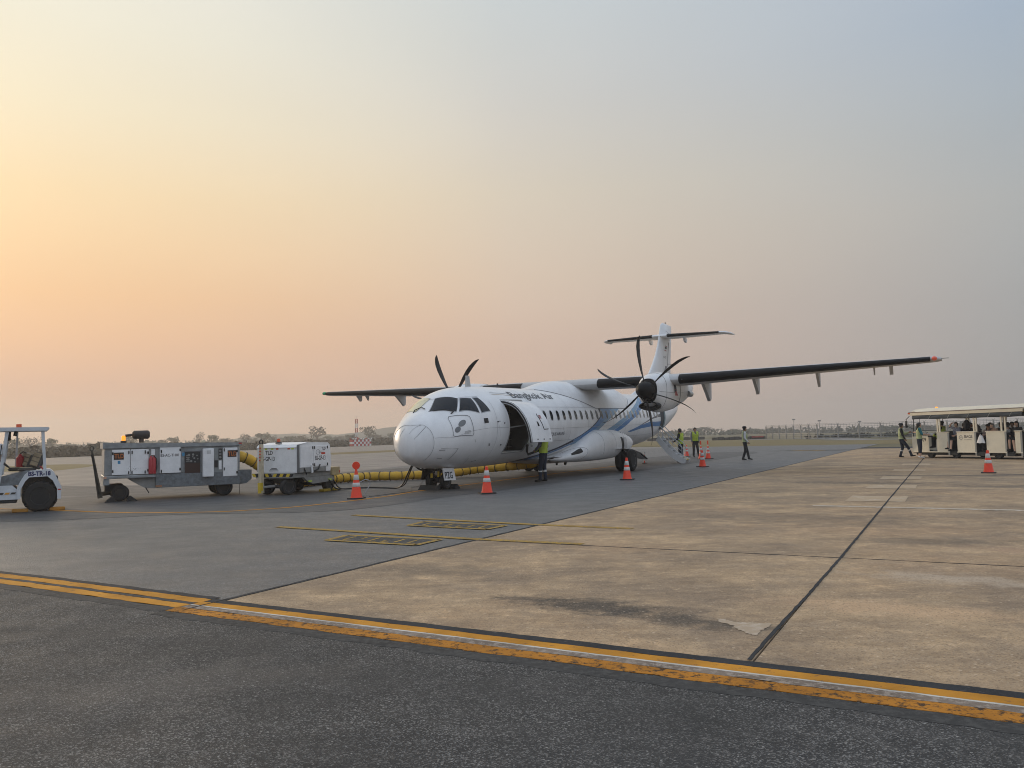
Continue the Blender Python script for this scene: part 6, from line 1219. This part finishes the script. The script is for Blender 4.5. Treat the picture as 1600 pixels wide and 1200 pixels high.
person('ramp worker in yellow vest standing behind the airstair rails, seen from behind', (pst[0], pst[1], .0), face(-.75, .55), 1.68, dict(el=(-.30, .02, 1.18), wl=(-.33, .22, 1.05), fl=(-.33, .3, 1.05), er=(.30, .02, 1.18), wr=(.33, .22, 1.05), fr=(.33, .3, 1.05)), black_c, 'long', navy_c, vest=[hv_y, hv_g])
person('guard in black cap and hi-vis vest stepping past the tram front', (18.98, 39.2, 0), face(1, -.35), 1.66, dict(kl=(-.09, .05, .49), al=(-.09, -.08, .085), tl=(-.1, .08, .035), kr=(.09, .28, .52), ar=(.10, .42, .12), tr=(.11, .58, .10), er=(.25, .05, 1.14), wr=(.2, .14, .93), fr=(.18, .2, .86), el=(-.22, .08, 1.17), wl=(-.16, .36, 1.26), fl=(-.15, .45, 1.3)), black_c, 'long', navy_c, vest=[hv_s, hv_y], cap='cap', bands=True)
person('woman in teal top and hi-vis vest handing papers to the tram driver', (19.2, 37.9, 0), face(1, -.25), 1.68, dict(el=(-.34, .0, 1.24), wl=(-.5, -.10, 1.25), fl=(-.58, -.12, 1.26), er=(.24, .08, 1.16), wr=(.18, .32, 1.14), fr=(.16, .42, 1.15), al=(-.13, 0, .085), tl=(-.15, .16, .035), kl=(-.11, .02, .49)), teal_c, 'short', navy_c, 'crop', shoe_w, skin_b, vest=[hv_s, hv_g], longhair=True, female=True)
ctr = Matrix.Translation((*TP, 0)) @ Matrix.Rotation(rzt, 4, 'Z')
def seated(label, x, y, turn, dz=0., **k):
    """passenger on a bench, hips at seat height; turn: direction faced in the tram's frame"""
    p = ctr @ Vector((x, y, 0)); pose = dict(pelvis=(0, 0, .95), hl=(-.09, .02, .92), hr=(.09, .02, .92), kl=(-.10, .42, .94), kr=(.10, .42, .94), al=(-.10, .44, .50), ar=(.10, .44, .50), tl=(-.11, .60, .46), tr=(.11, .60, .46), el=(-.25, .06, 1.17), er=(.25, .06, 1.17), wl=(-.17, .26, 1.08), wr=(.17, .26, 1.08), fl=(-.13, .34, 1.07), fr=(.13, .34, 1.07))
    pose.update(k.pop('pose', {})); return person(label, (p.x, p.y, -.10 + dz), rzt + turn, k.pop('H', 1.66), pose, **k)
TC, TF, TR_ = math.pi, math.pi / 2, -math.pi / 2     # towards the camera side, forward, rearward
seated('tram driver in dark cap and yellow vest reaching for the papers', .30, .55, TF + .35, .15, vest=[hv_y, hv_y], cap='cap', pose=dict(el=(-.22, .12, 1.17), wl=(-.14, .36, 1.02), fl=(-.12, .45, 1.02)))
seated('man in slate shirt and shorts holding his hand to his head', 1.20, .40, TC - .15, .10, top=slate_c, sleeve='short', leg='short', bottom=black_c, skin=skin_b, shoes=shoe_b, pose=dict(er=(.38, .05, 1.50), wr=(.20, .10, 1.66), fr=(.12, .08, 1.69), kl=(-.09, .40, .86), al=(-.16, .52, .44), tl=(-.18, .66, .38), kr=(.12, .38, .93)))
seated('passenger in black seen from behind beside the white pillar', .92, 1.2, TR_, .06, top=navy_c)
seated('passenger in black with a round black backpack', 1.62, .75, TR_ + .5, .06, top=black_c, bottom=black_c)
seated('long haired woman in a pale top facing the tram front', 2.26, .45, TF, .0, top=C_('pale', (.42, .38, .32)), sleeve='short', skin=skin_b, longhair=True, female=True, H=1.6)
seated('woman in a black brimmed hat and patterned top', 2.70, .55, TC + .3, .0, top=floral_c, skin=skin_a, cap='hat', female=True, H=1.62)
seated('man in tan and blue leaning out with a white carrier bag', 3.08, .58, TC - .55, .02, top=C_('tan', (.30, .20, .15)), sleeve='short', skin=skin_b, hair=hair_g, pose=dict(er=(.24, .22, 1.24), wr=(.16, .47, 1.17), fr=(.10, .57, 1.17), chest=(.02, .07, 1.28), neck=(.04, .11, 1.45), head=(.05, .16, 1.58), sl=(-.14, .07, 1.42), sr=(.20, .10, 1.40)))
seated('dark haired passenger in black behind the man with the bag', 3.40, .85, TC, .03, top=black_c)
seated('passenger in a white shirt by the double cream posts', 3.70, .40, TF + .4, -.02, top=white_c, sleeve='short', skin=skin_b)
seated('passenger in a black dress with one bare leg hanging out', 4.10, .45, TC + .1, .06, top=black_c, bottom=black_c, leg='short', skin=skin_b, female=True, longhair=True, pose=dict(kl=(-.06, .40, .90), al=(-.16, .50, .40), tl=(-.2, .64, .34)))
seated('passenger in navy on the far bench behind the hand-on-head man', 1.32, 1.5, TC + .4, .02, top=navy_c)
seated('passenger with long black hair on the far bench behind the woman in the hat', 2.62, 1.45, TC - .2, .04, top=black_c, longhair=True, female=True)
seated('passenger in grey on the far bench above the blank cream panel', 3.12, 1.5, TC, .05, top=grey_c)
seated('passenger in brown on the far bench behind the company lettering', 2.02, 1.5, TR_, .04, top=brown_c)
seated('passenger in dark clothes further down the tram', 4.42, .9, TR_, .06, top=navy_c)
seated('passenger in dark shirt at the front of the second coach', 5.2, .6, TF, .05, top=black_c)
p = ctr @ Vector((1.72, .42, 0)); bk = thing('backpack', 'round black backpack on a tram passenger', 'backpack', (p.x, p.y, 0), rzt)
MB().ell((0, 0, 1.50), (.17, .13, .25), 14, 10).build('pack', black_c, bk, True); MB().ell((.02, -.09, 1.42), (.11, .07, .14), 12, 8).build('front_pocket', black_c, bk, True); MB().tube([(-.1, .05, 1.7), (-.16, .12, 1.55), (-.12, .1, 1.32)], .018, 6).build('strap', black_c, bk)
p = ctr @ Vector((2.77, -.06, 0)); bg_ = thing('carrier_bag', 'white plastic carrier bag hanging from the leaning man on the tram', 'bag', (p.x, p.y, 0), rzt)
MB().grid(lambda u, v: ((.19 - .14 * v ** 1.6 + .012 * math.sin(u * 50 + v * 7)) * math.cos(u * 2 * math.pi), (.09 - .06 * v) * math.sin(u * 2 * math.pi), .70 + .34 * v + .012 * math.sin(u * 31)), [i / 36 for i in range(37)], [0, .15, .4, .7, .9, 1]).add([(.19 * math.cos(k * math.pi / 9), .09 * math.sin(k * math.pi / 9), .70) for k in range(18)], [tuple(range(18))]).build('sack', M('bag_plastic', (.72, .72, .72), .4, var=.06, bump=.3), bg_, True)
MB().tube([(-.04, 0, 1.03), (-.02, 0, 1.10), (.03, 0, 1.03)], .012, 5).build('handle', M('bag_plastic', (.72, .72, .72)), bg_)
p = Vector((19.65, 37.75)); pp = thing('papers', 'white papers held between the woman and the tram driver', 'papers', (p.x, p.y, 0), rzt)
MB().bbox(-.16, .14, -.02, .02, 1.06, 1.17, .006).build('sheet', white_c, pp); MB().bbox(-.12, .14, -.025, .0, .98, 1.05, .006).build('clipboard', black_c, pp)

# ------------------------------------------------------------------ haze
hz = MB().box(-998, 998, -58, 998, -1.03, 34).build('haze', M('haze_air', (1, 1, 1), var=0)); tag(hz, 'thin smoke haze over the airfield', kind='stuff')
hm_ = bpy.data.materials.new('haze_volume'); hm_.use_nodes = True; t = hm_.node_tree; t.nodes.clear(); ou = t.nodes.new('ShaderNodeOutputMaterial'); pv = t.nodes.new('ShaderNodeVolumePrincipled')
pv.inputs['Color'].default_value = (.93, .91, .89, 1); pv.inputs['Density'].default_value = .00105; pv.inputs['Anisotropy'].default_value = .45; t.links.new(pv.outputs[0], ou.inputs['Volume']); hz.data.materials.clear(); hz.data.materials.append(hm_)
